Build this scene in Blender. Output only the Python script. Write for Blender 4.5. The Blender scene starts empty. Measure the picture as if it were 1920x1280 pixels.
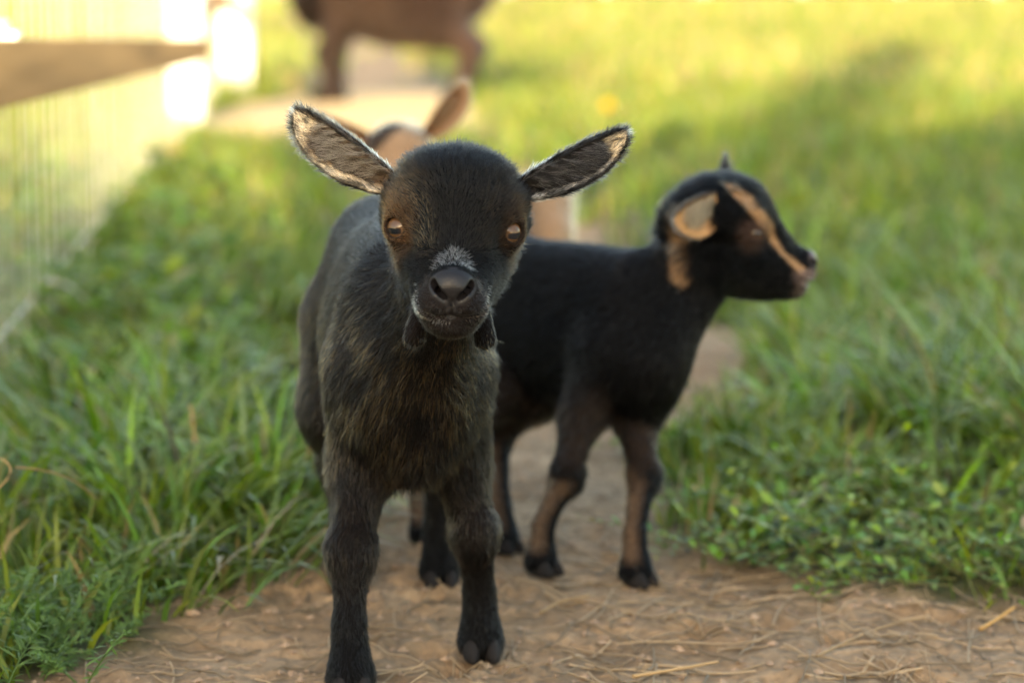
import bpy, bmesh, math
import numpy as np
from mathutils import Vector, Matrix

R = math.radians
rng = np.random.default_rng(7)
scene = bpy.context.scene
COL = scene.collection

# ------------------------------------------------------------------ camera
CAM_H = 0.38
PITCH = 8.48
cam_d = bpy.data.cameras.new('camera')
cam_d.sensor_width = 36.0
cam_d.lens = 85.0
cam_d.clip_start = 0.05
cam_d.clip_end = 500.0
cam_d.dof.use_dof = True
cam_d.dof.focus_distance = 1.215
cam_d.dof.aperture_fstop = 5.9
cam_d.dof.aperture_blades = 9
cam = bpy.data.objects.new('camera', cam_d)
cam.location = (0, 0, CAM_H)
cam.rotation_euler = (R(90 - PITCH), 0, 0)
COL.objects.link(cam)
scene.camera = cam

# ------------------------------------------------------------------ sky, sun, exposure
SUN_EL, SUN_AZ = 13.0, 11.0     # sun stands low behind the camera, its light runs forward and 11 degrees to the right
world = bpy.data.worlds.new('World')
scene.world = world
world.use_nodes = True
wn = world.node_tree
wn.nodes.clear()
sky = wn.nodes.new('ShaderNodeTexSky')
sky.sky_type = 'NISHITA'
sky.sun_disc = False
sky.sun_elevation = R(SUN_EL)
sky.sun_rotation = R(180 + SUN_AZ)
sky.air_density = 1.0
sky.dust_density = 1.6
sky.ozone_density = 1.0
bg = wn.nodes.new('ShaderNodeBackground')
bg.inputs['Strength'].default_value = 0.13
wo = wn.nodes.new('ShaderNodeOutputWorld')
wn.links.new(sky.outputs[0], bg.inputs[0])
wn.links.new(bg.outputs[0], wo.inputs[0])

sun_d = bpy.data.lights.new('sun', 'SUN')
sun_d.energy = 2.6
sun_d.angle = R(0.55)
sun_d.color = (1.0, 0.83, 0.58)
sun = bpy.data.objects.new('sun', sun_d)
COL.objects.link(sun)
ldir = Vector((math.sin(R(SUN_AZ)) * math.cos(R(SUN_EL)), math.cos(R(SUN_AZ)) * math.cos(R(SUN_EL)), -math.sin(R(SUN_EL))))
sun.rotation_euler = ldir.to_track_quat('-Z', 'Y').to_euler()
sun.location = (-3, -12, 8)

vs = scene.view_settings
vs.view_transform = 'Standard'
vs.look = 'None'
vs.exposure = 2.95
vs.use_white_balance = True
vs.white_balance_temperature = 7900
vs.white_balance_tint = 8
vs.gamma = 1.0
scene.cycles.use_denoising = True
try:
    scene.cycles.denoiser = 'OPENIMAGEDENOISE'
except Exception:
    pass
scene.cycles.use_adaptive_sampling = False
scene.cycles.max_bounces = 6
scene.cycles.diffuse_bounces = 3
scene.cycles.glossy_bounces = 3
scene.cycles.transmission_bounces = 5
scene.cycles.transparent_max_bounces = 8
scene.cycles.sample_clamp_indirect = 6.0

# ------------------------------------------------------------------ helpers
def tag(o, label=None, cat=None, group=None, kind=None):
    if label: o['label'] = label
    if cat: o['category'] = cat
    if group: o['group'] = group
    if kind: o['kind'] = kind
    return o

def empty(name, loc):
    o = bpy.data.objects.new(name, None)
    o.location = loc
    o.empty_display_size = 0.05
    COL.objects.link(o)
    return o

def link(name, data, parent=None, loc=None):
    o = bpy.data.objects.new(name, data)
    COL.objects.link(o)
    if parent is not None: o.parent = parent
    if loc is not None: o.location = loc
    return o

def mesh_np(name, verts, faces=None, quads=None, tris=None, mat=None, smooth=True):
    """fast mesh from numpy arrays of quads and / or tris"""
    me = bpy.data.meshes.new(name)
    verts = np.asarray(verts, np.float32)
    loops, starts, totals, p = [], [], [], 0
    for arr in (quads, tris):
        if arr is None or len(arr) == 0: continue
        arr = np.asarray(arr, np.int32)
        k = arr.shape[1]
        loops.append(arr.ravel())
        starts.append(p + np.arange(len(arr), dtype=np.int32) * k)
        totals.append(np.full(len(arr), k, np.int32))
        p += arr.size
    me.vertices.add(len(verts))
    me.vertices.foreach_set('co', verts.ravel())
    L = np.concatenate(loops); S = np.concatenate(starts); T = np.concatenate(totals)
    me.loops.add(len(L)); me.loops.foreach_set('vertex_index', L)
    me.polygons.add(len(S)); me.polygons.foreach_set('loop_start', S)
    me.polygons.foreach_set('loop_total', T)
    me.polygons.foreach_set('use_smooth', np.full(len(S), smooth, bool))
    me.update(calc_edges=True)
    me.validate()
    if mat: me.materials.append(mat)
    return me

def point_color(me, name, cols):
    a = me.attributes.new(name, 'FLOAT_COLOR', 'POINT')
    c = np.ones((len(cols), 4), np.float32); c[:, :3] = cols
    a.data.foreach_set('color', c.ravel())

def point_float(me, name, vals):
    a = me.attributes.new(name, 'FLOAT', 'POINT')
    a.data.foreach_set('value', np.asarray(vals, np.float32))

def nrm(v):
    v = np.asarray(v, float)
    return v / (np.linalg.norm(v, axis=-1, keepdims=True) + 1e-12)

class Noise:
    """smooth value noise on numpy points"""
    def __init__(s, seed):
        s.t = np.random.default_rng(seed).random((32, 32, 32)).astype(np.float32)
    def __call__(s, p, scale=1.0):
        q = np.asarray(p, np.float64) * scale
        i = np.floor(q).astype(int); f = q - i; f = f * f * (3 - 2 * f)
        out = 0
        for a in (0, 1):
            for b in (0, 1):
                for c in (0, 1):
                    w = (f[..., 0] if a else 1 - f[..., 0]) * (f[..., 1] if b else 1 - f[..., 1]) * (f[..., 2] if c else 1 - f[..., 2])
                    out = out + w * s.t[(i[..., 0] + a) % 32, (i[..., 1] + b) % 32, (i[..., 2] + c) % 32]
        return out
N1, N2, N3 = Noise(1), Noise(2), Noise(3)
def noise2(x, y, scale, n=N1):
    return n(np.stack([x, y, np.full_like(x, 3.3)], -1), scale)
def sstep(a, b, x):
    t = np.clip((x - a) / (b - a), 0, 1)
    return t * t * (3 - 2 * t)

# ------------------------------------------------------------------ materials
def new_mat(name):
    m = bpy.data.materials.new(name)
    m.use_nodes = True
    nt = m.node_tree
    return m, nt, nt.nodes['Principled BSDF']

def plain(name, col, rough=0.6, noise=0.0, nscale=20.0, bump=0.0, bscale=60.0, stretch=None, metallic=0.0, spec=0.5):
    m, nt, b = new_mat(name)
    b.inputs['Roughness'].default_value = rough
    b.inputs['Metallic'].default_value = metallic
    b.inputs['Specular IOR Level'].default_value = spec
    tc = nt.nodes.new('ShaderNodeTexCoord')
    mp = nt.nodes.new('ShaderNodeMapping')
    if stretch: mp.inputs['Scale'].default_value = stretch
    nt.links.new(tc.outputs['Object'], mp.inputs[0])
    if noise > 0:
        n = nt.nodes.new('ShaderNodeTexNoise'); n.inputs['Scale'].default_value = nscale; n.inputs['Detail'].default_value = 6
        nt.links.new(mp.outputs[0], n.inputs['Vector'])
        r = nt.nodes.new('ShaderNodeValToRGB')
        r.color_ramp.elements[0].position = 0.3; r.color_ramp.elements[1].position = 0.7
        r.color_ramp.elements[0].color = [c * (1 - noise) for c in col] + [1]
        r.color_ramp.elements[1].color = [min(1, c * (1 + noise)) for c in col] + [1]
        nt.links.new(n.outputs[0], r.inputs[0]); nt.links.new(r.outputs[0], b.inputs['Base Color'])
    else:
        b.inputs['Base Color'].default_value = list(col) + [1]
    if bump > 0:
        n = nt.nodes.new('ShaderNodeTexNoise'); n.inputs['Scale'].default_value = bscale; n.inputs['Detail'].default_value = 5
        nt.links.new(mp.outputs[0], n.inputs['Vector'])
        bp = nt.nodes.new('ShaderNodeBump'); bp.inputs['Strength'].default_value = bump; bp.inputs['Distance'].default_value = 0.005
        nt.links.new(n.outputs[0], bp.inputs['Height']); nt.links.new(bp.outputs[0], b.inputs['Normal'])
    return m

def leaf_mat(name, rough=0.42, trans=0.32, attr='blade_color'):
    m, nt, b = new_mat(name)
    a = nt.nodes.new('ShaderNodeAttribute'); a.attribute_name = attr
    b.inputs['Roughness'].default_value = rough
    b.inputs['Specular IOR Level'].default_value = 0.35
    nt.links.new(a.outputs['Color'], b.inputs['Base Color'])
    t = nt.nodes.new('ShaderNodeBsdfTranslucent')
    g = nt.nodes.new('ShaderNodeHueSaturation'); g.inputs['Value'].default_value = 1.5; g.inputs['Saturation'].default_value = 1.1
    nt.links.new(a.outputs['Color'], g.inputs['Color']); nt.links.new(g.outputs[0], t.inputs['Color'])
    mx = nt.nodes.new('ShaderNodeMixShader'); mx.inputs[0].default_value = trans
    out = nt.nodes['Material Output']
    nt.links.new(b.outputs[0], mx.inputs[1]); nt.links.new(t.outputs[0], mx.inputs[2]); nt.links.new(mx.outputs[0], out.inputs[0])
    return m

def hair_mat(name, rough=0.30, rrough=0.5):
    m = bpy.data.materials.new(name); m.use_nodes = True
    nt = m.node_tree; nt.nodes.clear()
    out = nt.nodes.new('ShaderNodeOutputMaterial')
    h = nt.nodes.new('ShaderNodeBsdfHairPrincipled')
    h.parametrization = 'COLOR'
    a = nt.nodes.new('ShaderNodeAttribute'); a.attribute_name = 'fur_color'
    nt.links.new(a.outputs['Color'], h.inputs['Color'])
    h.inputs['Roughness'].default_value = rough
    h.inputs['Radial Roughness'].default_value = rrough
    h.inputs['Random Roughness'].default_value = 0.2
    h.inputs['Coat'].default_value = 0.0
    h.inputs['IOR'].default_value = 1.235
    nt.links.new(h.outputs[0], out.inputs[0])
    return m

MAT = {}
MAT['fur'] = hair_mat('fur_strands')
MAT['grass'] = leaf_mat('grass_blades')
MAT['leaf'] = leaf_mat('weed_leaves', 0.5, 0.35)
MAT['straw'] = leaf_mat('dry_straw', 0.6, 0.2)
def skin_mat():
    m, nt, b = new_mat('goat_skin')
    a = nt.nodes.new('ShaderNodeAttribute'); a.attribute_name = 'skin_color'
    nt.links.new(a.outputs['Color'], b.inputs['Base Color'])
    w = nt.nodes.new('ShaderNodeAttribute'); w.attribute_name = 'leather'
    mr = nt.nodes.new('ShaderNodeMapRange')
    mr.inputs['To Min'].default_value = 0.85; mr.inputs['To Max'].default_value = 0.40
    nt.links.new(w.outputs['Fac'], mr.inputs['Value']); nt.links.new(mr.outputs[0], b.inputs['Roughness'])
    ms = nt.nodes.new('ShaderNodeMapRange'); ms.inputs['To Min'].default_value = 0.06; ms.inputs['To Max'].default_value = 0.26
    nt.links.new(w.outputs['Fac'], ms.inputs['Value']); nt.links.new(ms.outputs[0], b.inputs['Specular IOR Level'])
    tc = nt.nodes.new('ShaderNodeTexCoord')
    v = nt.nodes.new('ShaderNodeTexVoronoi'); v.inputs['Scale'].default_value = 900.0
    nt.links.new(tc.outputs['Object'], v.inputs['Vector'])
    bp = nt.nodes.new('ShaderNodeBump'); bp.inputs['Strength'].default_value = 0.25; bp.inputs['Distance'].default_value = 0.0004
    nt.links.new(v.outputs['Distance'], bp.inputs['Height']); nt.links.new(bp.outputs[0], b.inputs['Normal'])
    return m
MAT['skin'] = skin_mat()
MAT['hoof'] = plain('hoof_horn', (0.014, 0.012, 0.012), 0.6, 0.3, 150, 0.4, 300, spec=0.15)
MAT['wood'] = plain('weathered_timber', (0.47, 0.235, 0.092), 0.95, 0.4, 9, 0.5, 40, (2, 0.12, 2), spec=0.1)
MAT['white_post'] = plain('white_paint', (0.80, 0.78, 0.74), 0.6, 0.06, 14, 0.2, 40)
MAT['wire'] = plain('galvanised_wire', (0.45, 0.44, 0.39), 0.6, 0.1, 30)
MAT['steel'] = plain('zinc_bracket', (0.7, 0.7, 0.7), 0.3, 0.1, 50, metallic=0.9)
MAT['shade_block'] = plain('shade_block_boards', (0.16, 0.10, 0.07), 0.8, 0.3, 4, 0.3, 20, (8, 8, 0.5))
MAT['shade_roof'] = plain('shade_block_roof', (0.12, 0.11, 0.11), 0.7, 0.2, 6)

def eye_mat():
    m, nt, b = new_mat('goat_eye')
    L = nt.links.new
    tc = nt.nodes.new('ShaderNodeTexCoord')
    sp = nt.nodes.new('ShaderNodeSeparateXYZ'); L(tc.outputs['Object'], sp.inputs[0])
    def mth(op, a, b_=None):
        n = nt.nodes.new('ShaderNodeMath'); n.operation = op
        for k, v in enumerate((a, b_)):
            if v is None: continue
            if isinstance(v, (int, float)): n.inputs[k].default_value = v
            else: L(v, n.inputs[k])
        return n.outputs[0]
    x, y = sp.outputs[0], sp.outputs[1]
    r = mth('SQRT', mth('ADD', mth('MULTIPLY', x, x), mth('MULTIPLY', y, y)))
    nz = nt.nodes.new('ShaderNodeTexNoise'); nz.inputs['Scale'].default_value = 14; nz.inputs['Detail'].default_value = 4
    L(tc.outputs['Object'], nz.inputs['Vector'])
    ra = nt.nodes.new('ShaderNodeValToRGB')
    e = ra.color_ramp.elements
    e[0].position = 0.0; e[0].color = (0.065, 0.032, 0.015, 1)
    e[1].position = 0.55; e[1].color = (0.095, 0.048, 0.022, 1)
    k = e.new(0.66); k.color = (0.085, 0.038, 0.015, 1)
    k = e.new(0.74); k.color = (0.03, 0.015, 0.01, 1)
    k = e.new(0.9); k.color = (0.02, 0.012, 0.01, 1)
    L(mth('ADD', r, mth('MULTIPLY', mth('SUBTRACT', nz.outputs[0], 0.5), 0.12)), ra.inputs[0])
    px = mth('POWER', mth('ABSOLUTE', mth('DIVIDE', x, 0.50)), 4.0)
    py = mth('POWER', mth('ABSOLUTE', mth('DIVIDE', y, 0.20)), 4.0)
    pup = mth('SUBTRACT', 1.0, mth('MINIMUM', mth('POWER', mth('ADD', px, py), 3.0), 1.0))
    mx = nt.nodes.new('ShaderNodeMix'); mx.data_type = 'RGBA'
    L(pup, mx.inputs[0]); L(ra.outputs[0], mx.inputs[6]); mx.inputs[7].default_value = (0.008, 0.009, 0.012, 1)
    L(mx.outputs[2], b.inputs['Base Color'])
    b.inputs['Roughness'].default_value = 0.25
    b.inputs['Specular IOR Level'].default_value = 0.1
    b.inputs['Coat Weight'].default_value = 0.5
    b.inputs['Coat Roughness'].default_value = 0.02
    return m
MAT['eye'] = eye_mat()

# ------------------------------------------------------------------ ground
def path_center(y):
    return np.interp(y, [-2, 0.6, 1.2, 1.5, 1.6, 1.9, 2.3, 3.0, 4.2, 5.5, 7.0, 9, 14, 25], [0.15, 0.12, 0.10, 0.03, -0.02, 0.02, 0.13, 0.10, -0.08, -0.24, -0.36, -0.5, -0.9, -2.2])
def path_half(y):
    return np.interp(y, [-2, 0.6, 1.2, 1.5, 1.6, 1.9, 2.3, 3.0, 4.2, 7.0, 9, 14, 25], [0.6, 0.5, 0.30, 0.20, 0.135, 0.14, 0.14, 0.11, 0.14, 0.25, 0.28, 0.3, 0.3])
def dirt_amount(x, y, part=None):
    """1 on bare earth, 0 in full grass"""
    n = (noise2(x, y, 7.0) - 0.5) * 0.16 + (noise2(x, y, 23.0, N2) - 0.5) * 0.07
    d = np.abs(x - path_center(y)) + n * np.clip(y / 1.6, 0.7, 3)
    a = 1 - sstep(-0.04, 0.05, d - path_half(y))
    # open earth along the very front and right foreground
    fr = 1 - sstep(1.46, 1.56, y + (noise2(x, y, 6.0, N2) - 0.5) * 0.22 + np.clip(-x - 0.14, 0, 1) * 1.6 )
    a = np.maximum(a, fr * (x > -0.3))
    # sandy yard beyond the fence
    yard = sstep(-1.15, -1.35, x + (noise2(x, y, 1.5) - 0.5) * 0.6) * sstep(4.6, 5.4, y) * (1 - sstep(6.6, 8.0, y + (noise2(x, y, 0.8, N2) - 0.5) * 3))
    yard2 = sstep(-2.2, -2.8, x) * sstep(16, 19, y)
    # worn sandy ground where the adult goat stands, paled to carry the low sun
    worn = np.exp(-(((x + 0.45) / 0.42) ** 2 + ((y - 6.9) / 1.7) ** 2))
    worn = sstep(0.35, 0.6, worn + (noise2(x, y, 2.5) - 0.5) * 0.4)
    if part == 'sunlit_sand': return np.clip(np.maximum.reduce([yard * 0.8, yard2 * 0.7, worn]), 0, 1)
    return np.clip(np.maximum.reduce([a, yard * 0.65, yard2 * 0.6, worn]), 0, 1)
_pr = np.random.default_rng(12)
PRINTS = [(_pr.uniform(-0.15, 0.42), _pr.uniform(1.27, 1.53), _pr.normal(1.6, 0.6)) for _ in range(34)] + [(_pr.uniform(-0.1, 0.1), _pr.uniform(1.5, 2.1), _pr.normal(1.6, 0.5)) for _ in range(16)]
def ground_z(x, y):
    x = np.asarray(x, float); y = np.asarray(y, float)
    z = (noise2(x, y, 5.0) - 0.5) * 0.012 + (noise2(x, y, 17.0, N2) - 0.5) * 0.008 + (noise2(x, y, 60.0, N3) - 0.5) * 0.0045
    z = z + (noise2(x, y, 130.0, N1) - 0.5) * 0.004
    for hx_, hy_, ha_ in PRINTS:            # cloven hoof prints trodden into the earth
        m = (np.abs(x - hx_) < 0.04) & (np.abs(y - hy_) < 0.04)
        if not np.any(m): continue
        dx, dy = x[m] - hx_, y[m] - hy_
        a_ = dx * math.cos(ha_) + dy * math.sin(ha_); b_ = -dx * math.sin(ha_) + dy * math.cos(ha_)
        dent = np.exp(-(a_ / 0.011) ** 2 - ((b_ - 0.0062) / 0.005) ** 2) + np.exp(-(a_ / 0.011) ** 2 - ((b_ + 0.0062) / 0.005) ** 2)
        rimz = np.exp(-((np.hypot(a_ / 1.3, b_) - 0.015) / 0.004) ** 2)
        z[m] += -0.0075 * dent + 0.003 * rimz
    return z - 0.004

def axis(a, lo, hi, n, c):
    t = np.linspace(-1, 1, n)
    s = np.sinh(t * 7.4) / np.sinh(7.4)
    return np.where(s < 0, c + s * (c - lo), c + s * (hi - c))
GN = 520
gx = axis(0, -90, 90, GN, 0.05)
gy = axis(0, -60, 160, GN, 1.5)
GX, GY = np.meshgrid(gx, gy)
fade = np.exp(-np.hypot(GX, GY - 1.6) / 12)
gv = np.stack([GX, GY, ground_z(GX, GY) * np.maximum(fade, 0.1)], -1).reshape(-1, 3)
ii = np.arange(GN * GN).reshape(GN, GN)
gq = np.stack([ii[:-1, :-1], ii[:-1, 1:], ii[1:, 1:], ii[1:, :-1]], -1).reshape(-1, 4)
gm, nt, b = new_mat('earth_and_turf')
at_ = nt.nodes.new('ShaderNodeAttribute'); at_.attribute_name = 'dirt'
tc = nt.nodes.new('ShaderNodeTexCoord')
n1 = nt.nodes.new('ShaderNodeTexNoise'); n1.inputs['Scale'].default_value = 9; n1.inputs['Detail'].default_value = 9
n2 = nt.nodes.new('ShaderNodeTexNoise'); n2.inputs['Scale'].default_value = 140; n2.inputs['Detail'].default_value = 6
for n in (n1, n2): nt.links.new(tc.outputs['Object'], n.inputs['Vector'])
r1 = nt.nodes.new('ShaderNodeValToRGB')
r1.color_ramp.elements[0].position = 0.3; r1.color_ramp.elements[0].color = (0.18, 0.114, 0.064, 1)
r1.color_ramp.elements[1].position = 0.72; r1.color_ramp.elements[1].color = (0.375, 0.255, 0.155, 1)
nt.links.new(n1.outputs[0], r1.inputs[0])
r2 = nt.nodes.new('ShaderNodeValToRGB')
r2.color_ramp.elements[0].position = 0.3; r2.color_ramp.elements[0].color = (0.62, 0.6, 0.58, 1)
r2.color_ramp.elements[1].position = 0.7; r2.color_ramp.elements[1].color = (1.12, 1.1, 1.08, 1)
nt.links.new(n2.outputs[0], r2.inputs[0])
mu = nt.nodes.new('ShaderNodeMix'); mu.data_type = 'RGBA'; mu.blend_type = 'MULTIPLY'; mu.inputs[0].default_value = 1
nt.links.new(r1.outputs[0], mu.inputs[6]); nt.links.new(r2.outputs[0], mu.inputs[7])
mx = nt.nodes.new('ShaderNodeMix'); mx.data_type = 'RGBA'
mx.inputs[6].default_value = (0.040, 0.045, 0.016, 1)
nt.links.new(at_.outputs['Fac'], mx.inputs[0]); nt.links.new(mu.outputs[2], mx.inputs[7])
sa = nt.nodes.new('ShaderNodeAttribute'); sa.attribute_name = 'sunlit_sand'
sm_ = nt.nodes.new('ShaderNodeMix'); sm_.data_type = 'RGBA'; sm_.blend_type = 'MULTIPLY'; sm_.inputs[0].default_value = 1
sm_.inputs[6].default_value = (0.66, 0.47, 0.25, 1); nt.links.new(r2.outputs[0], sm_.inputs[7])  # sand colour made paler to stand for sunlight on the ground
mx2 = nt.nodes.new('ShaderNodeMix'); mx2.data_type = 'RGBA'
nt.links.new(sa.outputs['Fac'], mx2.inputs[0]); nt.links.new(mx.outputs[2], mx2.inputs[6]); nt.links.new(sm_.outputs[2], mx2.inputs[7])
nt.links.new(mx2.outputs[2], b.inputs['Base Color'])
b.inputs['Roughness'].default_value = 0.9
b.inputs['Specular IOR Level'].default_value = 0.2
bp = nt.nodes.new('ShaderNodeBump'); bp.inputs['Strength'].default_value = 0.7; bp.inputs['Distance'].default_value = 0.006
nt.links.new(n2.outputs[0], bp.inputs['Height']); nt.links.new(bp.outputs[0], b.inputs['Normal'])
gme = mesh_np('ground', gv, quads=gq, mat=gm)
point_float(gme, 'dirt', dirt_amount(GX, GY).ravel())
point_float(gme, 'sunlit_sand', dirt_amount(GX, GY, 'sunlit_sand').ravel())
tag(link('ground', gme), kind='structure')

# ------------------------------------------------------------------ shade blocks shaped as barns, unseen, added behind the camera to shade the foreground
def prism_mesh(name, x0, x1, y0, y1, eave, ridge, mat, roofmat, parent):
    yc = (y0 + y1) / 2
    v = [(x0, y0, -.3), (x1, y0, -.3), (x1, y1, -.3), (x0, y1, -.3), (x0, y0, eave), (x1, y0, eave), (x1, y1, eave), (x0, y1, eave), (x0, yc, ridge), (x1, yc, ridge)]
    f = [(0, 1, 5, 4), (1, 2, 6, 9, 5), (2, 3, 7, 6), (3, 0, 4, 8, 7)]
    me = bpy.data.meshes.new('shade_wall'); me.from_pydata(v, [], f); me.materials.append(mat)
    link('shade_wall', me, parent)
    t, o = 0.06, 0.25
    for s, ya in ((-1, y0), (1, y1)):
        sl = (ridge - eave) / abs(yc - ya)
        ye = ya + s * o; ze = eave - sl * o
        v = [(x0 - o, ye, ze + .01), (x1 + o, ye, ze + .01), (x1 + o, yc, ridge + .01), (x0 - o, yc, ridge + .01)]
        v += [(a, b_, c + t) for a, b_, c in v]
        f = [(0, 3, 2, 1), (4, 5, 6, 7), (0, 1, 5, 4), (1, 2, 6, 5), (2, 3, 7, 6), (3, 0, 4, 7)]
        me = bpy.data.meshes.new('shade_roof'); me.from_pydata(v, [], f); me.materials.append(roofmat)
        link('shade_roof', me, parent)

def box_bm(bm, c, s, rot=None):
    m = Matrix.Translation(Vector(c)) @ (rot.to_4x4() if rot else Matrix.Identity(4)) @ Matrix.Diagonal((*s, 1))
    return bmesh.ops.create_cube(bm, size=1.0, matrix=m)

def bm_obj(name, bm, mat, parent=None, bevel=0.0, smooth=False):
    if bevel > 0:
        bmesh.ops.bevel(bm, geom=list(bm.edges), offset=bevel, segments=2, affect='EDGES', profile=0.6)
    me = bpy.data.meshes.new(name); bm.to_mesh(me); bm.free()
    if mat: me.materials.append(mat)
    if smooth:
        me.polygons.foreach_set('use_smooth', np.ones(len(me.polygons), bool))
    return link(name, me, parent)

def need_h(yb, ye):     # height at depth yb that shades the ground up to depth ye on the path
    return (ye - yb) / math.cos(R(SUN_AZ)) * math.tan(R(SUN_EL))
YB = -20.0
TX = math.tan(R(SUN_AZ))
xs = lambda x, y: x - (y - YB) * TX
bA = empty('low_shade_block', (0, 0, 0))
xa = xs(0.52, 3.95) - 0.02
xb = xs(1.92, 9.0)
prism_mesh('low', -17, xb - 0.06, YB - 3, YB + 3, need_h(YB, 3.3) - 1.0, need_h(YB, 3.3), MAT['shade_block'], MAT['shade_roof'], bA)
bm = bmesh.new(); box_bm(bm, (xa - 0.16, YB, need_h(YB, 3.7) + 0.8), (0.30, 0.3, 2.6))  # unseen stack added to cast a dark streak across the field
bm_obj('shade_stack', bm, MAT['shade_roof'], bA, 0.01)
tag(bA, 'low dark board shade block with a stack, added unseen behind the camera', 'shade_block')
bB = empty('tall_shade_block', (0, 0, 0))
prism_mesh('tall', xb + 0.2, 9, YB - 3, YB + 3, need_h(YB, 6.3) - 1.1, need_h(YB, 6.3), MAT['shade_block'], MAT['shade_roof'], bB)
tag(bB, 'taller dark board shade block added beside the low one, unseen behind the camera', 'shade_block')

# ------------------------------------------------------------------ implicit modelling of animals
def smin(a, b, k):
    h = np.maximum(k - np.abs(a - b), 0) / k
    return np.minimum(a, b) - h * h * k * 0.25
def smax(a, b, k):
    return -smin(-a, -b, k)
def sd_cone(P, a, b, ra, rb):
    a = np.asarray(a, np.float32); b = np.asarray(b, np.float32)
    ba = b - a
    t = np.clip(((P - a) @ ba) / (ba @ ba + 1e-12), 0, 1)
    d = P - a - t[:, None] * ba
    return np.sqrt((d * d).sum(1)) - (ra + (rb - ra) * t)
def sd_ell(P, c, r, M=None):
    q = P - np.asarray(c, np.float32)
    if M is not None: q = q @ np.asarray(M, np.float32).T
    r = np.asarray(r, np.float32)
    k0 = np.sqrt(((q / r) ** 2).sum(1)) + 1e-9
    k1 = np.sqrt(((q / (r * r)) ** 2).sum(1)) + 1e-9
    return k0 * (k0 - 1) / k1

def surface_nets(fn, lo, hi, h):
    n = np.ceil((np.asarray(hi) - lo) / h).astype(int) + 1
    xs_ = [lo[i] + h * np.arange(n[i]) for i in range(3)]
    V = np.empty(n, np.float32)
    for i in range(0, n[0], 12):
        g = np.stack(np.meshgrid(xs_[0][i:i + 12], xs_[1], xs_[2], indexing='ij'), -1).reshape(-1, 3).astype(np.float32)
        V[i:i + 12] = fn(g).reshape(-1, n[1], n[2])
    S = V < 0
    nc = n - 1
    cnt = np.zeros(nc, np.float32); pos = np.zeros((*nc, 3), np.float32)
    corners = [(a, b, c) for a in (0, 1) for b in (0, 1) for c in (0, 1)]
    sl = lambda A, o: A[o[0]:o[0] + nc[0], o[1]:o[1] + nc[1], o[2]:o[2] + nc[2]]
    for o in corners:
        for ax in range(3):
            if o[ax]: continue
            o2 = list(o); o2[ax] = 1
            a, b = sl(V, o), sl(V, o2)
            m = (a < 0) != (b < 0)
            t = np.where(m, a / np.where(m, a - b, 1), 0)
            for k in range(3):
                pos[..., k] += np.where(m, o[k] + (t if k == ax else 0), 0)
            cnt += m
    act = cnt > 0
    idx = np.full(nc, -1, np.int64); idx[act] = np.arange(act.sum())
    cell = np.stack(np.nonzero(act), -1)
    P = (cell + pos[act] / cnt[act][:, None]) * h + np.asarray(lo)
    quads = []
    for ax in range(3):
        b, c = (ax + 1) % 3, (ax + 2) % 3
        s0 = [slice(None)] * 3; s1 = [slice(None)] * 3
        s0[ax] = slice(0, -1); s1[ax] = slice(1, None)
        A, B = S[tuple(s0)], S[tuple(s1)]
        m = A != B
        e = np.stack(np.nonzero(m), -1)
        ok = (e[:, b] > 0) & (e[:, c] > 0) & (e[:, b] < nc[b]) & (e[:, c] < nc[c])
        e = e[ok]
        inside = A[tuple(e.T)]
        def g(db, dc):
            q = e.copy(); q[:, b] += db; q[:, c] += dc
            return idx[tuple(q.T)]
        q = np.stack([g(-1, -1), g(0, -1), g(0, 0), g(-1, 0)], -1)
        q[~inside] = q[~inside][:, ::-1]
        quads.append(q)
    return P.astype(np.float32), np.concatenate(quads)

def subdivide(P, Q, sel):
    """linear subdivision of the chosen quads (neighbours keep a T joint hidden under the fur)"""
    A = Q[sel]; rest = Q[~sel]
    nv = len(P)
    E = np.sort(np.concatenate([A[:, [0, 1]], A[:, [1, 2]], A[:, [2, 3]], A[:, [3, 0]]]), 1)
    U, inv = np.unique(E, axis=0, return_inverse=True); inv = inv.ravel()
    m = len(A)
    em = nv + inv.reshape(4, m)
    ce = nv + len(U) + np.arange(m)
    P2 = np.concatenate([P, (P[U[:, 0]] + P[U[:, 1]]) / 2, P[A].mean(1)])
    n = np.concatenate([np.stack([A[:, 0], em[0], ce, em[3]], -1), np.stack([em[0], A[:, 1], em[1], ce], -1),
                        np.stack([ce, em[1], A[:, 2], em[2]], -1), np.stack([em[3], ce, em[2], A[:, 3]], -1)])
    return P2, np.concatenate([n, rest]), len(n)

def grad(fn, P, e=3e-4):
    d0 = fn(P)
    g = np.stack([(fn(P + np.eye(3, dtype=np.float32)[k] * e) - d0) / e for k in range(3)], -1)
    return d0, g
def project(fn, P, it=3):
    for _ in range(it):
        d, g = grad(fn, P)
        st = -(d / ((g * g).sum(1) + 1e-6))[:, None] * g
        ln = np.linalg.norm(st, axis=1, keepdims=True)
        P = P + st * np.minimum(1, 0.002 / (ln + 1e-9))
    return P.astype(np.float32)

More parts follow.
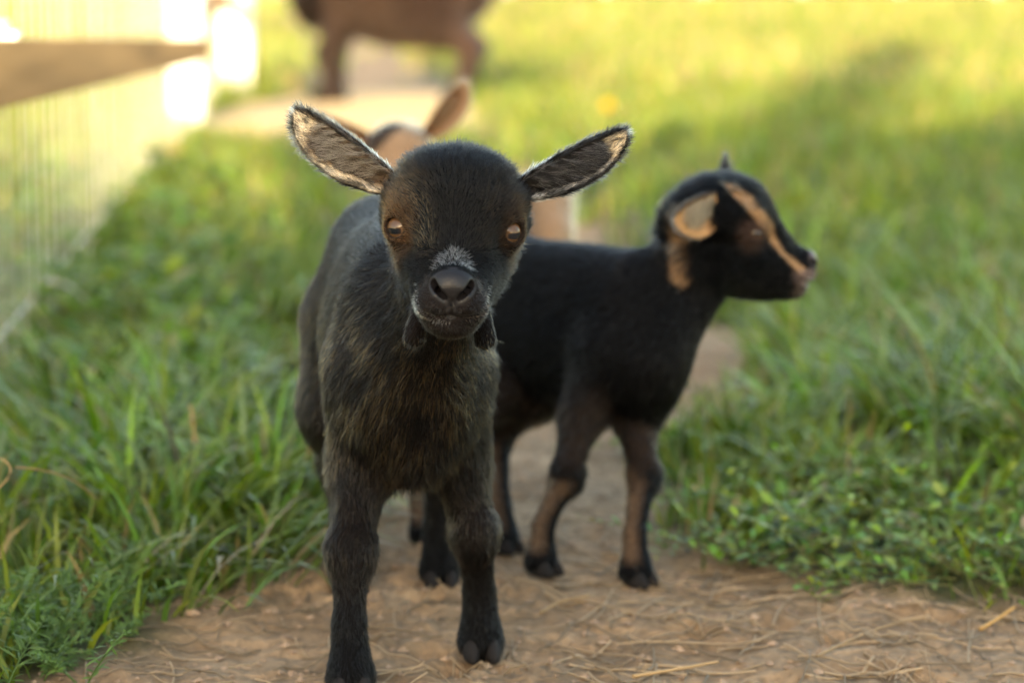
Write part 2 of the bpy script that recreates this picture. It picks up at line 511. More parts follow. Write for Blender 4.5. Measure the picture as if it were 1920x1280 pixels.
# head profile in cm about the midpoint between the eyes: forward, top, bottom, half width, taper, roundness
HEAD = np.array([
    #  f     top    bot    hw   taper
    [-4.9,  0.7,  -1.2,  0.9,  0.0],
    [-4.4,  1.7,  -2.2,  1.8,  0.0],
    [-3.4,  2.6,  -3.1,  2.5,  0.05],
    [-2.0,  3.30, -3.8,  2.95,  0.45],
    [-0.6,  3.45, -4.2,  3.15, 0.56],
    [0.4,   3.25, -4.4,  2.95, 0.55],
    [1.0,   2.95, -4.5,  2.68, 0.48],
    [1.7,   2.25, -4.55, 2.24, 0.28],
    [2.3,   1.05, -4.5,  1.90, 0.05],
    [2.9,   0.0,  -4.35, 1.66, -0.12],
    [3.6,  -0.85, -4.1,  1.48, -0.30],
    [4.15, -1.30, -3.75, 1.28, -0.24],
    [4.5,  -1.75, -3.35, 1.0, -0.10],
    [4.75, -2.20, -2.95, 0.60, 0.0]])
_f = np.linspace(-5.4, 5.2, 425)
_k = np.exp(-0.5 * (np.arange(-24, 25) / 9.0) ** 2); _k /= _k.sum()
HT = [np.convolve(np.pad(np.interp(_f, HEAD[:, 0], HEAD[:, c]), 24, mode='edge'), _k, 'valid') for c in range(1, 5)]

def mouth_u(f):
    return -3.36 + 0.85 * np.clip((4.55 - f) / 1.6, 0, 1.2) ** 1.2
EYE_C = (0.45, 2.28, 0.0); EYE_R = 0.77
EYE_AX = nrm(np.array([0.80, 0.60, 0.06]))

def head_sdf(Q, eye_open=0.46, eax=EYE_AX):
    f, l, u = Q[:, 0], np.abs(Q[:, 1]), Q[:, 2]
    fc = np.clip(f, -4.9, 4.75)
    top, bot, hw, tp = [np.interp(fc, _f, h) for h in HT]
    uc = (top + bot) / 2; hh = (top - bot) / 2
    v = (u - uc) / hh
    w = l / (hw * (1 + tp * np.where(tp > 0, np.clip(v, -1, 0.1), np.clip(v, -1, 1))))
    n = np.where(v > 0, 2.2, 2.15)
    F = (np.abs(v) ** n + w ** n) ** (1 / n)
    d = (F - 1) * np.minimum(hw, hh) * 0.9
    df = np.abs(f - fc)
    d = np.where(df > 0, np.sqrt(df * df + np.maximum(d, 0) ** 2) + np.minimum(d, 0) * 0, d)
    Ql = np.stack([f, l, u], -1)
    # brow, cheek, nose pad, lips, chin
    d = smin(d, sd_ell(Ql, (0.2, 2.05, 0.95), (1.15, 0.85, 0.65)), 0.8)
    d = smin(d, sd_ell(Ql, (-1.0, 1.25, -1.8), (2.0, 0.95, 1.6)), 1.0)
    d = smin(d, sd_ell(Ql, (4.22, 0.0, -1.95), (0.72, 1.02, 0.76)), 0.45)
    d = smin(d, sd_ell(Ql, (3.75, 0.70, -2.80), (0.85, 0.74, 0.60)), 0.5)
    d = smin(d, sd_ell(Ql, (3.40, 0.0, -3.75), (0.95, 1.02, 0.70)), 0.4)
    # tear groove in front of the eye
    d = smax(d, -sd_ell(Ql, (1.9, 2.35, -0.5), (0.8, 0.4, 0.4)), 0.9)
    # eye: lids and opening
    de = sd_ell(Ql, EYE_C, (EYE_R + 0.08,) * 3)
    d = smin(d, de, 0.45)
    ax = eax; xx = nrm(np.cross(ax, (0, 0, 1))); yy = np.cross(xx, ax)
    op = sd_ell(Ql, np.array(EYE_C) + ax * 0.86, (0.54, eye_open, 0.60), np.stack([xx, yy, ax]))
    d = smax(d, -op, 0.12)
    # nostrils
    ns = sd_cone(Ql, (4.56, 0.86, -1.85), (5.0, 0.16, -2.64), 0.165, 0.10)
    ns = np.minimum(ns, sd_cone(Ql, (4.62, 0.62, -2.15), (3.8, 0.45, -2.1), 0.15, 0.12))
    d = smax(d, -ns, 0.16)
    # mouth line, philtrum
    gm_ = np.exp(-((u - mouth_u(f)) / 0.085) ** 2) * sstep(2.75, 3.2, f) * 0.22
    gp = np.exp(-(l / 0.065) ** 2) * sstep(-3.45, -3.3, u) * (1 - sstep(-2.6, -2.4, u)) * sstep(3.9, 4.2, f) * 0.17
    return d + gm_ + gp

def leather_mask(Q):
    q = np.abs(Q) * [1, 1, 0] + Q * [0, 0, 1]
    a = np.sqrt(((Q[:, 0] - 4.75) / 1.05) ** 2 + (Q[:, 1] / (1.12 + 0.35 * np.clip(Q[:, 2] + 2.2, -1, 0.3))) ** 2 + ((Q[:, 2] + 1.98) / 0.88) ** 2)
    m = 1 - sstep(0.82, 1.05, a)
    lip = (1 - sstep(0.04, 0.16, np.abs(Q[:, 2] - mouth_u(Q[:, 0]) - 0.1))) * sstep(3.0, 3.4, Q[:, 0])
    ph = (1 - sstep(0.12, 0.32, np.abs(Q[:, 1]))) * sstep(4.1, 4.3, Q[:, 0]) * (Q[:, 2] > -3.4)
    return np.clip(np.maximum.reduce([m, lip, ph]), 0, 1)

def make_curves(name, pts, radius, colors, parent, mat=None):
    N, K, _ = pts.shape
    hc = bpy.data.hair_curves.new(name)
    hc.add_curves([K] * N)
    hc.attributes['position'].data.foreach_set('vector', pts.astype(np.float32).ravel())
    ra = hc.attributes.get('radius') or hc.attributes.new('radius', 'FLOAT', 'POINT')
    ra.data.foreach_set('value', radius.astype(np.float32).ravel())
    ca = hc.attributes.new('fur_color', 'FLOAT_COLOR', 'CURVE')
    c = np.ones((N, 4), np.float32); c[:, :3] = colors
    ca.data.foreach_set('color', c.ravel())
    hc.materials.append(mat or MAT['fur'])
    return link(name, hc, parent)

def strands(root, nor, tan, length, lift, rad, K=5, jit=0.25, seed=0, bend=0.5, clump=0.25, cscale=90.0):
    r = np.random.default_rng(seed)
    n = len(root)
    j = r.normal(0, 1, (n, 3)) * jit
    c = np.stack([N1(root, cscale), N2(root, cscale), N3(root, cscale)], -1) - 0.5
    c2 = np.stack([N2(root, cscale * 2.7), N3(root, cscale * 2.7), N1(root, cscale * 2.7)], -1) - 0.5
    d = tan + j + c * clump * 4 + c2 * clump * 3
    d = d - nor * np.minimum((d * nor).sum(1, keepdims=True), 0)
    d = nrm(d - nor * (d * nor).sum(1, keepdims=True) * 0.6)
    s = np.linspace(0, 1, K)[None, :, None]
    L = length[:, None, None]; lf = np.asarray(lift)
    lf = (lf if lf.ndim else np.full(n, lf))[:, None, None]
    N_ = nor[:, None, :]; D = d[:, None, :]
    cur = r.normal(0, 0.12, (n, 1, 3))
    p = root[:, None, :] - N_ * 0.00025 + L * (D * s * (1 - 0.1 * s) + N_ * lf * s * (1 - bend * s) + cur * s * s)
    taper = (1 - 0.85 * np.linspace(0, 1, K) ** 1.5)[None, :]
    rr = (np.asarray(rad) if np.ndim(rad) else np.full(n, rad))[:, None] * taper
    return p, rr

def sample_tris(P, Q, dens, seed):
    """random points on quads; dens = strands per square metre for each quad corner mean"""
    r = np.random.default_rng(seed)
    T = np.concatenate([Q[:, [0, 1, 2]], Q[:, [0, 2, 3]]])
    a, b, c = P[T[:, 0]], P[T[:, 1]], P[T[:, 2]]
    area = 0.5 * np.linalg.norm(np.cross(b - a, c - a), axis=1)
    w = area * dens[T].mean(1)
    n = r.poisson(w)
    ti = np.repeat(np.arange(len(T)), n)
    u = r.random((len(ti), 2)); fl = u.sum(1) > 1; u[fl] = 1 - u[fl]
    return T[ti], np.stack([1 - u.sum(1), u[:, 0], u[:, 1]], -1)
def bary(A, T, W):
    return (A[T] * W[..., None]).sum(1) if A.ndim > 1 else (A[T] * W).sum(1)

F_PX = 1920 * 85 / 36.0
def at(px, py, Y):
    """world point seen at pixel px, py of the 1920 x 1280 photograph at depth Y"""
    cx, cy = (px - 960) / F_PX, (640 - py) / F_PX
    c, s = math.cos(R(PITCH)), math.sin(R(PITCH))
    d = np.array([cx, c + cy * s, cy * c - s])
    return np.array([0, 0, CAM_H]) + d * (Y / d[1])

FRONT = [(6.2, 1.9, 15.0, 2.25), (5.4, 2.4, 10.6, 1.32), (6.3, 3.1, 6.6, 1.02), (6.1, 3.3, 3.1, 0.68), (6.4, 3.3, 0.75, 1.2)]
HIND = [(-7.0, 1.7, 15.4, 2.9), (-4.9, 2.5, 11.2, 2.4), (-9.3, 3.2, 7.2, 1.0), (-8.3, 3.3, 3.1, 0.78), (-7.7, 3.3, 0.8, 1.2)]

def build_goat(name, label, origin, heading, S, eye, hf, hl, hs, feet, colour, ears, dens=1.0, eye_open=0.46, h=0.0025,
               hair_r=0.00012, belly=1.0, lenf=1.0, wattles=True, seed=1, hair_len=1.0, tail=True, legr=1.0, head_dens=1.0, neck=(1.0, 1.0), group=None, skin_rnd=0.5, eax=EYE_AX):
    hd = nrm(np.array([*heading, 0.0])); lf_ = np.array([-hd[1], hd[0], 0.0])
    org = np.array([*origin, 0.0])
    sc = S / 100.0
    W = lambda x, y, z: org + hd * x * sc * lenf + lf_ * y * sc + np.array([0, 0, z * sc])
    hf = nrm(np.array(hf)); hl = np.array(hl) - hf * np.dot(hl, hf); hl = nrm(hl); hu = np.cross(hf, hl)
    HM = np.stack([hf, hl, hu]).astype(np.float32)      # rows: world to head axes
    eye = np.asarray(eye, np.float32)
    hq = lambda P: ((P - eye) @ HM.T) / np.float32(hs / 100.0)
    HW = lambda f, l, u: eye + (hf * f + hl * l + hu * u) * hs / 100.0
    BM = np.stack([hd, lf_, [0, 0, 1]])
    prims = []      # (function, blend, flow, hair length in cm, part)
    def ell(c, r, k, flow, hl_=0.9, part='body'):
        r = np.array(r) * sc * [lenf, 1, 1]
        prims.append((lambda P, c=W(*c), r=r: sd_ell(P, c, r, BM), k * sc, flow, hl_, part))
    def cone(a, b, ra, rb, k, flow=None, hl_=0.9, part='leg'):
        a = np.asarray(a); b = np.asarray(b)
        prims.append((lambda P, a=a, b=b, ra=ra * sc, rb=rb * sc: sd_cone(P, a, b, ra, rb), k * sc, nrm(b - a) if flow is None else flow, hl_, part))
    back = -hd * 0.8 + np.array([0, 0, -0.6])
    bw = belly
    ell((3.4, 0, 15.7), (7.6, 3.55 * bw, 5.4), 1.5, back)
    ell((-2.5, 0, 15.4), (7.5, 3.75 * bw, 5.0 * bw), 2.0, back)
    if bw > 1.2: ell((-1.5, 0, 13.6), (8.0, 3.9 * bw, 6.2), 2.0, back)
    ell((-7.2, 0, 16.6), (5.0, 3.4, 4.9), 2.0, back)
    cone(W(6.5, 0, 19.4), W(-8.6, 0, 19.9), 2.2, 2.1, 2.5, -hd + np.array([0, 0, -0.15]), 0.9, 'body')
    ell((8.0, 0, 13.7), (2.6, 2.9, 3.8), 2.0, np.array([0, 0, -1.0]) - hd * 0.2, 1.1)
    # neck
    nb = W(6.8, 0, 17.2); nt_ = HW(-3.1, 0, -1.0)
    cone(nb, nt_, 2.4 * neck[0], 1.6 * neck[1] * hs / S, 2.2, nrm(nb - nt_) * 0.9 + np.array([0, 0, -0.3]), 0.85, 'neck')
    cone(W(8.2, 0, 14.6), HW(-1.2, 0, -2.6), 2.0 * neck[0], 1.35 * neck[1] * hs / S, 2.2, nrm(W(8.2, 0, 14.6) - HW(-1.2, 0, -2.6)), 0.95, 'neck')
    legs, hooves = [], []
    for (chain, side, key) in ((FRONT, 1, 'FL'), (FRONT, -1, 'FR'), (HIND, 1, 'HL'), (HIND, -1, 'HR')):
        J = [W(x, y * side, z) for x, y, z, r in chain]
        rad = [c[3] * (legr if i_ > 0 else 1) for i_, c in enumerate(chain)]
        tgt = feet.get(key)
        if tgt is not None:
            dl = np.array([*tgt[:2], 0]) - np.array([*J[4][:2], 0])
            for i_, wgt in enumerate((0.0, 0.22, 0.55, 0.92, 1.0)):
                J[i_] = J[i_] + dl * wgt
            if len(tgt) > 2:
                J[2] = J[2] + np.array(tgt[2])
        for i_ in range(4):
            cone(J[i_], J[i_ + 1], rad[i_], rad[i_ + 1], 1.6 if i_ < 2 else 0.7, None, 0.8 if i_ < 2 else 0.5)
        cone(J[2] + hd * 0.25 * sc, J[2] + hd * 0.3 * sc - np.array([0, 0, 0.5 * sc]), rad[2] * 1.02, rad[2] * 0.92, 0.8, np.array([0, 0, -1.0]), 0.5)
        legs.append(J); hooves.append((J[4], J[3]))
    if tail:
        cone(W(-11.2, 0, 18.8), W(-13.2, 0, 20.6), 1.1, 0.55, 1.2, None, 1.4, 'tail')
    if wattles:
        for s_ in (-1, 1):
            a, b = HW(-0.4, s_ * 1.35, -3.8), HW(-0.1, s_ * 1.62, -5.1)
            cone(a, b, 0.4 * hs / S, 0.5 * hs / S, 0.4, None, 0.3, 'wattle')
    hk = 1.6 * sc
    def body_fn(P):
        d = None
        for fn, k, *_ in prims:
            di = fn(P)
            d = di if d is None else smin(d, di, k)
        return d
    def fn(P):
        P = P.astype(np.float32)
        d = body_fn(P)
        Q = hq(P)
        out = d.copy()
        m = (Q[:, 0] > -9) & (Q[:, 0] < 8) & (np.abs(Q[:, 1]) < 7) & (np.abs(Q[:, 2]) < 9)
        if m.any():
            hdv = head_sdf(Q[m], eye_open, eax) * (hs / 100.0)
            # neck blends only with the back of the head, so the face keeps its form
            kk = np.clip(1 - sstep(-3.0, 0.2, Q[m][:, 0]), 0.15, 1) * hk
            out[m] = smin(d[m], hdv, kk)
        return out
    allp = np.array([p for J in legs for p in J] + [W(11, 6, 22), W(-14, -6, 8), W(11, -6, 22), W(-14, 6, 22), HW(6, 4, 5), HW(-5, -4, -6.5), HW(6, -4, 5), HW(-5, 4, 5), HW(5, 4, -6.5)])
    lo = allp.min(0) - 0.02 * max(1, S); hi = allp.max(0) + 0.02 * max(1, S)
    lo[2] = min(lo[2], -0.01)
    P, Q = surface_nets(fn, lo, hi, h)
    P = project(fn, P, 2)
    inhead = lambda P, Q: (np.abs(hq(P[Q].mean(1)) - [0.2, 0, -0.6]) < [5.2, 4.2, 4.8]).all(1)
    levels = 2 if h < 0.004 and hs > 0.9 and dens >= 1 else 1
    for k in range(levels):
        P, Q, nn = subdivide(P, Q, inhead(P, Q))
        P = project(fn, P, 3)
    _, g = grad(fn, P); Nn = nrm(g).astype(np.float32)
    ql = hq(P)
    # nearest-part weights: hair flow and length
    wsum = np.zeros(len(P)); flow = np.zeros((len(P), 3)); hlen = np.zeros(len(P)); legw = np.zeros(len(P)); neckw = np.zeros(len(P))
    for f_, k, fl, hl_, part in prims:
        w = np.exp(-np.maximum(f_(P), -0.004 * S) / (0.006 * S)) + 1e-9
        wsum += w; flow += w[:, None] * np.asarray(fl); hlen += w * hl_
        if part == 'leg': legw += w
        if part in ('neck',): neckw += w
    hdist = head_sdf(ql, eye_open, eax) * hs / 100
    wh = np.exp(-np.maximum(hdist, -0.002) / (0.003 * S)) * 6
    fh = np.stack([np.full(len(P), -0.9), np.sign(ql[:, 1]) * np.clip(np.abs(ql[:, 1]) * 0.28, 0, 0.6), np.where(ql[:, 2] > -0.6, 0.55, -0.45)], -1)
    wh = np.where(hdist > 0.004 * S, 0, wh)
    flow += wh[:, None] * (fh @ HM); wsum += wh; legw = legw / wsum; neckw = neckw / wsum
    headw = wh / wsum
    hh_len = np.interp(ql[:, 0], [-4, -1, 1, 2.5, 3.5, 4.3], [0.9, 0.75, 0.55, 0.38, 0.28, 0.2])
    eyed = np.linalg.norm(np.abs(ql * [1, 1, 1]) * [1, 1, 1] * np.array([1, 1, 1]) - [0, 0, 0], axis=1)
    qa = ql.copy(); qa[:, 1] = np.abs(qa[:, 1])
    ed = np.linalg.norm(qa - EYE_C, axis=1)
    hh_len = hh_len * np.clip((ed - 0.7) / 0.8, 0.28, 1)
    hlen = (hlen + wh * hh_len) / wsum
    leath = leather_mask(ql) * (headw > 0.5)
    info = dict(P=P, ql=ql, head=headw, leg=legw, neck=neckw, z=P[:, 2], loc=(P - org) @ BM.T / sc, N=Nn)
    skin = (colour(info, np.full(len(P), skin_rnd), np.random.default_rng(0)) if skin_rnd > 0.9 else sum(colour(info, np.full(len(P), (k_ + 0.5) / 8), np.random.default_rng(0)) for k_ in range(8)) / 8) * 0.75
    lcol = np.array(colour.leather if hasattr(colour, 'leather') else (0.022, 0.018, 0.019))
    skin = skin * (1 - leath[:, None]) + lcol * leath[:, None]
    nos = np.minimum(sd_cone(qa.astype(np.float32), (4.56, 0.86, -1.85), (5.0, 0.16, -2.64), 0.165, 0.10), sd_cone(qa.astype(np.float32), (4.62, 0.62, -2.15), (3.8, 0.45, -2.1), 0.15, 0.12))
    nos = (nos < 0.035) * 1.0
    skin = skin * (1 - nos[:, None]) + np.array([0.004, 0.003, 0.003]) * nos[:, None]  # nostril hollows blackened in the skin colour to stand for deep shade
    leath = leath * (1 - nos)
    rim = (1 - sstep(0.85, 0.92, ed)) * (headw > 0.4)
    skin = skin * (1 - rim[:, None]) + np.array([0.012, 0.009, 0.008]) * rim[:, None]

    root = empty(name, (origin[0], origin[1], 0))
    tag(root, label, 'goat', group)
    # ears join the same mesh
    V = [P]; QQ = [Q]; SK = [skin]; LE = [leath]; off = len(P)
    ear_sets = []
    for E in ears:
        ev, eq, en, et, evv, inner = ear_mesh(HW(*E['root']), E['T'], E['N'], E['len'] * hs / 100, E['w'] * hs / 100, E.get('roll', 1.0))
        ecol = E['colour'](et, evv, inner, np.full(len(et), 0.5)) * 0.7
        V.append(ev); QQ.append(eq + off); SK.append(ecol); LE.append(np.zeros(len(ev))); off += len(ev)
        ear_sets.append((E, ev, eq, en, et, evv, inner))
    base = np.array([origin[0], origin[1], 0.0])
    me = mesh_np('body', np.concatenate(V) - base, quads=np.concatenate(QQ), mat=MAT['skin'])
    point_color(me, 'skin_color', np.concatenate(SK)); point_float(me, 'leather', np.concatenate(LE))
    link('body', me, root)
    # coat
    dn = np.full(len(P), 900000.0 * dens)                     # body strands per square metre
    dn = dn * (1 + headw * 2.2 * head_dens)
    dn *= (1 - np.clip(leath * 1.4, 0, 1)) * (1 - nos)
    ax = EYE_AX; dq = qa - np.array(EYE_C)
    front = (dq @ ax) / (ed + 1e-6)
    dn = np.where((ed < 0.845) & (headw > 0.3), 0, dn)
    dn = np.where(P[:, 2] < 0.003, 0, dn)
    T, Wt = sample_tris(P, Q, dn, seed)
    rp = bary(P, T, Wt); rn = nrm(bary(Nn, T, Wt)); rf = nrm(bary(flow, T, Wt)); rl = bary(hlen, T, Wt)
    rh = bary(headw, T, Wt)
    rr_ = np.random.default_rng(seed + 5)
    Lh = rl * sc * rr_.uniform(0.6, 1.15, len(rp)) * hair_len
    inf2 = dict(P=rp, ql=hq(rp), head=rh, leg=bary(legw, T, Wt), neck=bary(neckw, T, Wt), z=rp[:, 2], loc=(rp - org) @ BM.T / sc, N=rn)
    colr = colour(inf2, rr_.random(len(rp)), rr_)
    colr = np.clip(colr * rr_.lognormal(0, 0.4, (len(rp), 1)), 0.0015, 0.85)
    lift = np.where(rh > 0.5, 0.34 + 0.25 * np.clip((0.45 - rl) / 0.25, 0, 1), 0.24) + np.where((rh > 0.5) & (inf2['ql'][:, 2] > 2.4), 0.3, 0)
    pts, rad = strands(rp, rn, rf, Lh, lift, hair_r * np.where(rh > 0.5, 0.95, 1.0) * math.sqrt(1 / dens if dens < 1 else 1), K=5, jit=0.12, seed=seed + 9, clump=0.14, cscale=80.0 / S)
    fo = make_curves('fur', pts - base, rad, colr, root)
    # ear hair
    ep, er, ec = [], [], []
    for i_, (E, ev, eq, en, et, evv, inner) in enumerate(ear_sets):
        p_, r_, c_ = ear_hair(E, ev, eq, en, et, evv, inner, hs, dens, hair_r, seed + 31 * i_)
        ep += p_; er += r_; ec += c_
    if ep:
        make_curves('ear_hair', np.concatenate(ep) - base, np.concatenate(er), np.concatenate(ec), root)
    # eyes
    for s_ in (-1, 1):
        c = HW(EYE_C[0], s_ * EYE_C[1], EYE_C[2])
        axw = nrm(hf * eax[0] + hl * s_ * eax[1] + hu * eax[2])
        if 'gaze' in feet: axw = nrm(axw + np.array(feet['gaze']))
        xw = nrm(np.cross(np.array([0, 0, 1.0]) + hu * 0.0, axw)); yw = np.cross(axw, xw)
        M = Matrix(((xw[0], yw[0], axw[0]), (xw[1], yw[1], axw[1]), (xw[2], yw[2], axw[2]))).to_4x4()
        bm = bmesh.new(); bmesh.ops.create_uvsphere(bm, u_segments=40, v_segments=28, radius=1.0)
        for v_ in bm.verts:       # cornea bulges a little
            rr2 = math.hypot(v_.co.x, v_.co.y)
            if v_.co.z > 0 and rr2 < 0.62: v_.co.z += 0.07 * (1 - (rr2 / 0.62) ** 2)
        eo = bm_obj('eye', bm, MAT['eye'], root, smooth=True)
        eo.matrix_local = Matrix.Translation(Vector(c - base)) @ M @ Matrix.Scale(EYE_R * hs / 100, 4)
    # cloven hooves
    for (jt, jf) in hooves:
        fd = hd
        bm = bmesh.new()
        for s_ in (-1, 1):
            ret = bmesh.ops.create_uvsphere(bm, u_segments=14, v_segments=10, radius=1.0)
            for v_ in ret['verts']:
                x, y, z = v_.co
                z = max(z, -0.62)
                x2 = x * (1.5 - 0.35 * z) + 0.45 - z * 0.35; y2 = y * (0.62 - 0.1 * x) + s_ * 0.66; z2 = (z + 0.62) * 1.15
                v_.co = (x2, y2, z2)
        ho = bm_obj('hoof', bm, MAT['hoof'], root, smooth=True)
        M = Matrix(((fd[0], lf_[0], 0), (fd[1], lf_[1], 0), (0, 0, 1))).to_4x4()
        ho.matrix_local = Matrix.Translation(Vector((jt[0] - base[0], jt[1] - base[1], -0.002))) @ M @ Matrix.Scale(sc * 0.80 * legr, 4)
    return root

def ear_mesh(base, T, N, length, W, roll=1.0, nt_=44, nv=28):
    T = nrm(np.array(T)); N = np.array(N, float); N = nrm(N - T * np.dot(N, T)); B = np.cross(N, T)
    if B[2] < 0: B = -B                     # B points to the upper edge
    t = np.linspace(0, 1, nt_)[:, None]; v = np.linspace(-1, 1, nv)[None, :]
    w = W * np.interp(t, [0, 0.12, 0.3, 0.5, 0.68, 0.84, 0.94, 1], [0.50, 0.70, 0.92, 1.0, 0.95, 0.74, 0.50, 0.2])
    a = roll * np.interp(t, [0, 0.2, 0.5, 0.8, 1], [1.75, 1.35, 1.0, 0.8, 0.6])
    rad = w / np.sin(np.minimum(a, 1.45))
    dn = rad * (1 - np.cos(v * a))
    db = rad * np.sin(v * a)
    curve = 0.10 * length * np.sin(t * math.pi)      # slight bow
    tip = np.clip(1 - np.abs(v) ** 2.2 * 0.0, 0, 1)
    along = length * t * (1 - 0.0 * v)
    p = np.asarray(base) + along[..., None] * T + (db - (w - 0.5 * W) * 0.45)[..., None] * B + (dn - 0.15 * rad * 0)[..., None] * N
    p = p - (0.35 * length * (1 - t) ** 2 * 0.0)[..., None] * N
    # grid normals, inner side faces N
    dt = np.gradient(p, axis=0); dv = np.gradient(p, axis=1)
    nn = nrm(np.cross(dt, dv)); s = np.sign((nn * N).sum(-1).mean()); nn = nn * s
    th = 0.0009 * length / 0.063
    pin = p + nn * th; pout = p - nn * th
    ii = np.arange(nt_ * nv).reshape(nt_, nv)
    q = np.stack([ii[:-1, :-1], ii[:-1, 1:], ii[1:, 1:], ii[1:, :-1]], -1).reshape(-1, 4)
    M = nt_ * nv
    q1 = q if s > 0 else q[:, ::-1]
    # orientation check: normal of q1 should face N side
    P1 = pin.reshape(-1, 3); aa = P1[q1[len(q1) // 2]]
    if np.dot(np.cross(aa[1] - aa[0], aa[2] - aa[0]), nn.reshape(-1, 3)[q1[len(q1) // 2][0]]) < 0: q1 = q1[:, ::-1]
    q2 = q1[:, ::-1] + M
    rim = np.concatenate([ii[:, 0], ii[-1, 1:], ii[::-1, -1][1:]])
    q3 = np.stack([rim[:-1], rim[1:], rim[1:] + M, rim[:-1] + M], -1)
    V = np.concatenate([pin.reshape(-1, 3), pout.reshape(-1, 3)])
    NN = np.concatenate([nn.reshape(-1, 3), -nn.reshape(-1, 3)])
    tt = np.tile(np.broadcast_to(t, (nt_, nv)).ravel(), 2); vv = np.tile(np.broadcast_to(v, (nt_, nv)).ravel(), 2)
    inner = np.concatenate([np.ones(M), np.zeros(M)])
    return V.astype(np.float32), np.concatenate([q1, q2, q3]), NN.astype(np.float32), tt, vv, inner

def ear_hair(E, ev, eq, en, et, evv, inner, hs, dens, hair_r, seed):
    r = np.random.default_rng(seed)
    T = nrm(np.array(E['T'])); N = np.array(E['N'], float); N = nrm(N - T * np.dot(N, T)); B = np.cross(N, T)
    if B[2] < 0: B = -B
    u = hs / 100
    P_, R_, C_ = [], [], []
    # short coat on both faces
    edge = np.clip((np.abs(evv) - 0.6) / 0.4, 0, 1)
    tipm = np.clip((et - 0.7) / 0.3, 0, 1)
    dn = (4.5e6 * dens) * np.where(inner > 0, np.where(np.maximum(edge, tipm) > 0.15, 1.0, 0.25), 0.8)
    Tt, W = sample_tris(ev, eq, dn, seed)
    p = bary(ev, Tt, W); n = nrm(bary(en, Tt, W)); t = bary(et, Tt, W); v = bary(evv, Tt, W); i = bary(inner, Tt, W)
    eb = np.clip((np.abs(v) - 0.55) / 0.45, 0, 1)
    d = T * 0.9 + (np.sign(v) * eb * 0.45)[:, None] * B
    L = u * r.uniform(0.25, 0.5, len(p))
    pts, rad = strands(p, n, nrm(d), L, np.where(eb > 0.3, 0.35, 0.3), hair_r * 0.8, K=4, jit=0.28, seed=seed + 1, clump=0.16, cscale=260)
    P_.append(np.concatenate([pts, pts[:, -1:]], 1)); R_.append(np.concatenate([rad, rad[:, -1:] * 0.5], 1))
    C_.append(E['colour'](t, v, i, r.random(len(p))))
    # long combed locks inside, rooted along the upper half and swept across the cup
    n_l = int(5200 * dens)
    tg = r.uniform(0.05, 0.72, n_l); vg = r.uniform(0.02, 0.86, n_l)
    grid = ev[:len(ev) // 2]; nt_ = 44; nv = 28
    fi = tg * (nt_ - 1); fj = (vg + 1) / 2 * (nv - 1)
    a, b = fi.astype(int).clip(0, nt_ - 2), fj.astype(int).clip(0, nv - 2)
    G = grid.reshape(nt_, nv, 3); GN = en[:len(en) // 2].reshape(nt_, nv, 3)
    fa, fb = (fi - a)[:, None], (fj - b)[:, None]
    bil = lambda A: (A[a, b] * (1 - fa) + A[a + 1, b] * fa) * (1 - fb) + (A[a, b + 1] * (1 - fa) + A[a + 1, b + 1] * fa) * fb
    p = bil(G); n = nrm(bil(GN))
    lock = np.sin(tg * 62 + vg * 3) * 0.5 + 0.5
    d = T * (0.72 + 0.15 * lock[:, None]) - B * (0.72 - 0.12 * lock[:, None])
    L = u * r.uniform(0.9, 1.7, n_l) * (0.5 + 0.5 * np.sin(tg / 0.72 * math.pi))
    pts, rad = strands(p, n, nrm(d), L, 0.42 + 0.2 * lock, hair_r * 0.85, K=5, jit=0.07, seed=seed + 2, bend=0.7, clump=0.10, cscale=300)
    P_.append(pts); R_.append(rad)
    C_.append(E['lock'](tg, vg, lock, r.random(n_l)))
    return P_, R_, C_

# ------------------------------------------------------------------ coats
def mixc(a, b, w):
    return a * (1 - w[:, None]) + np.asarray(b) * w[:, None]

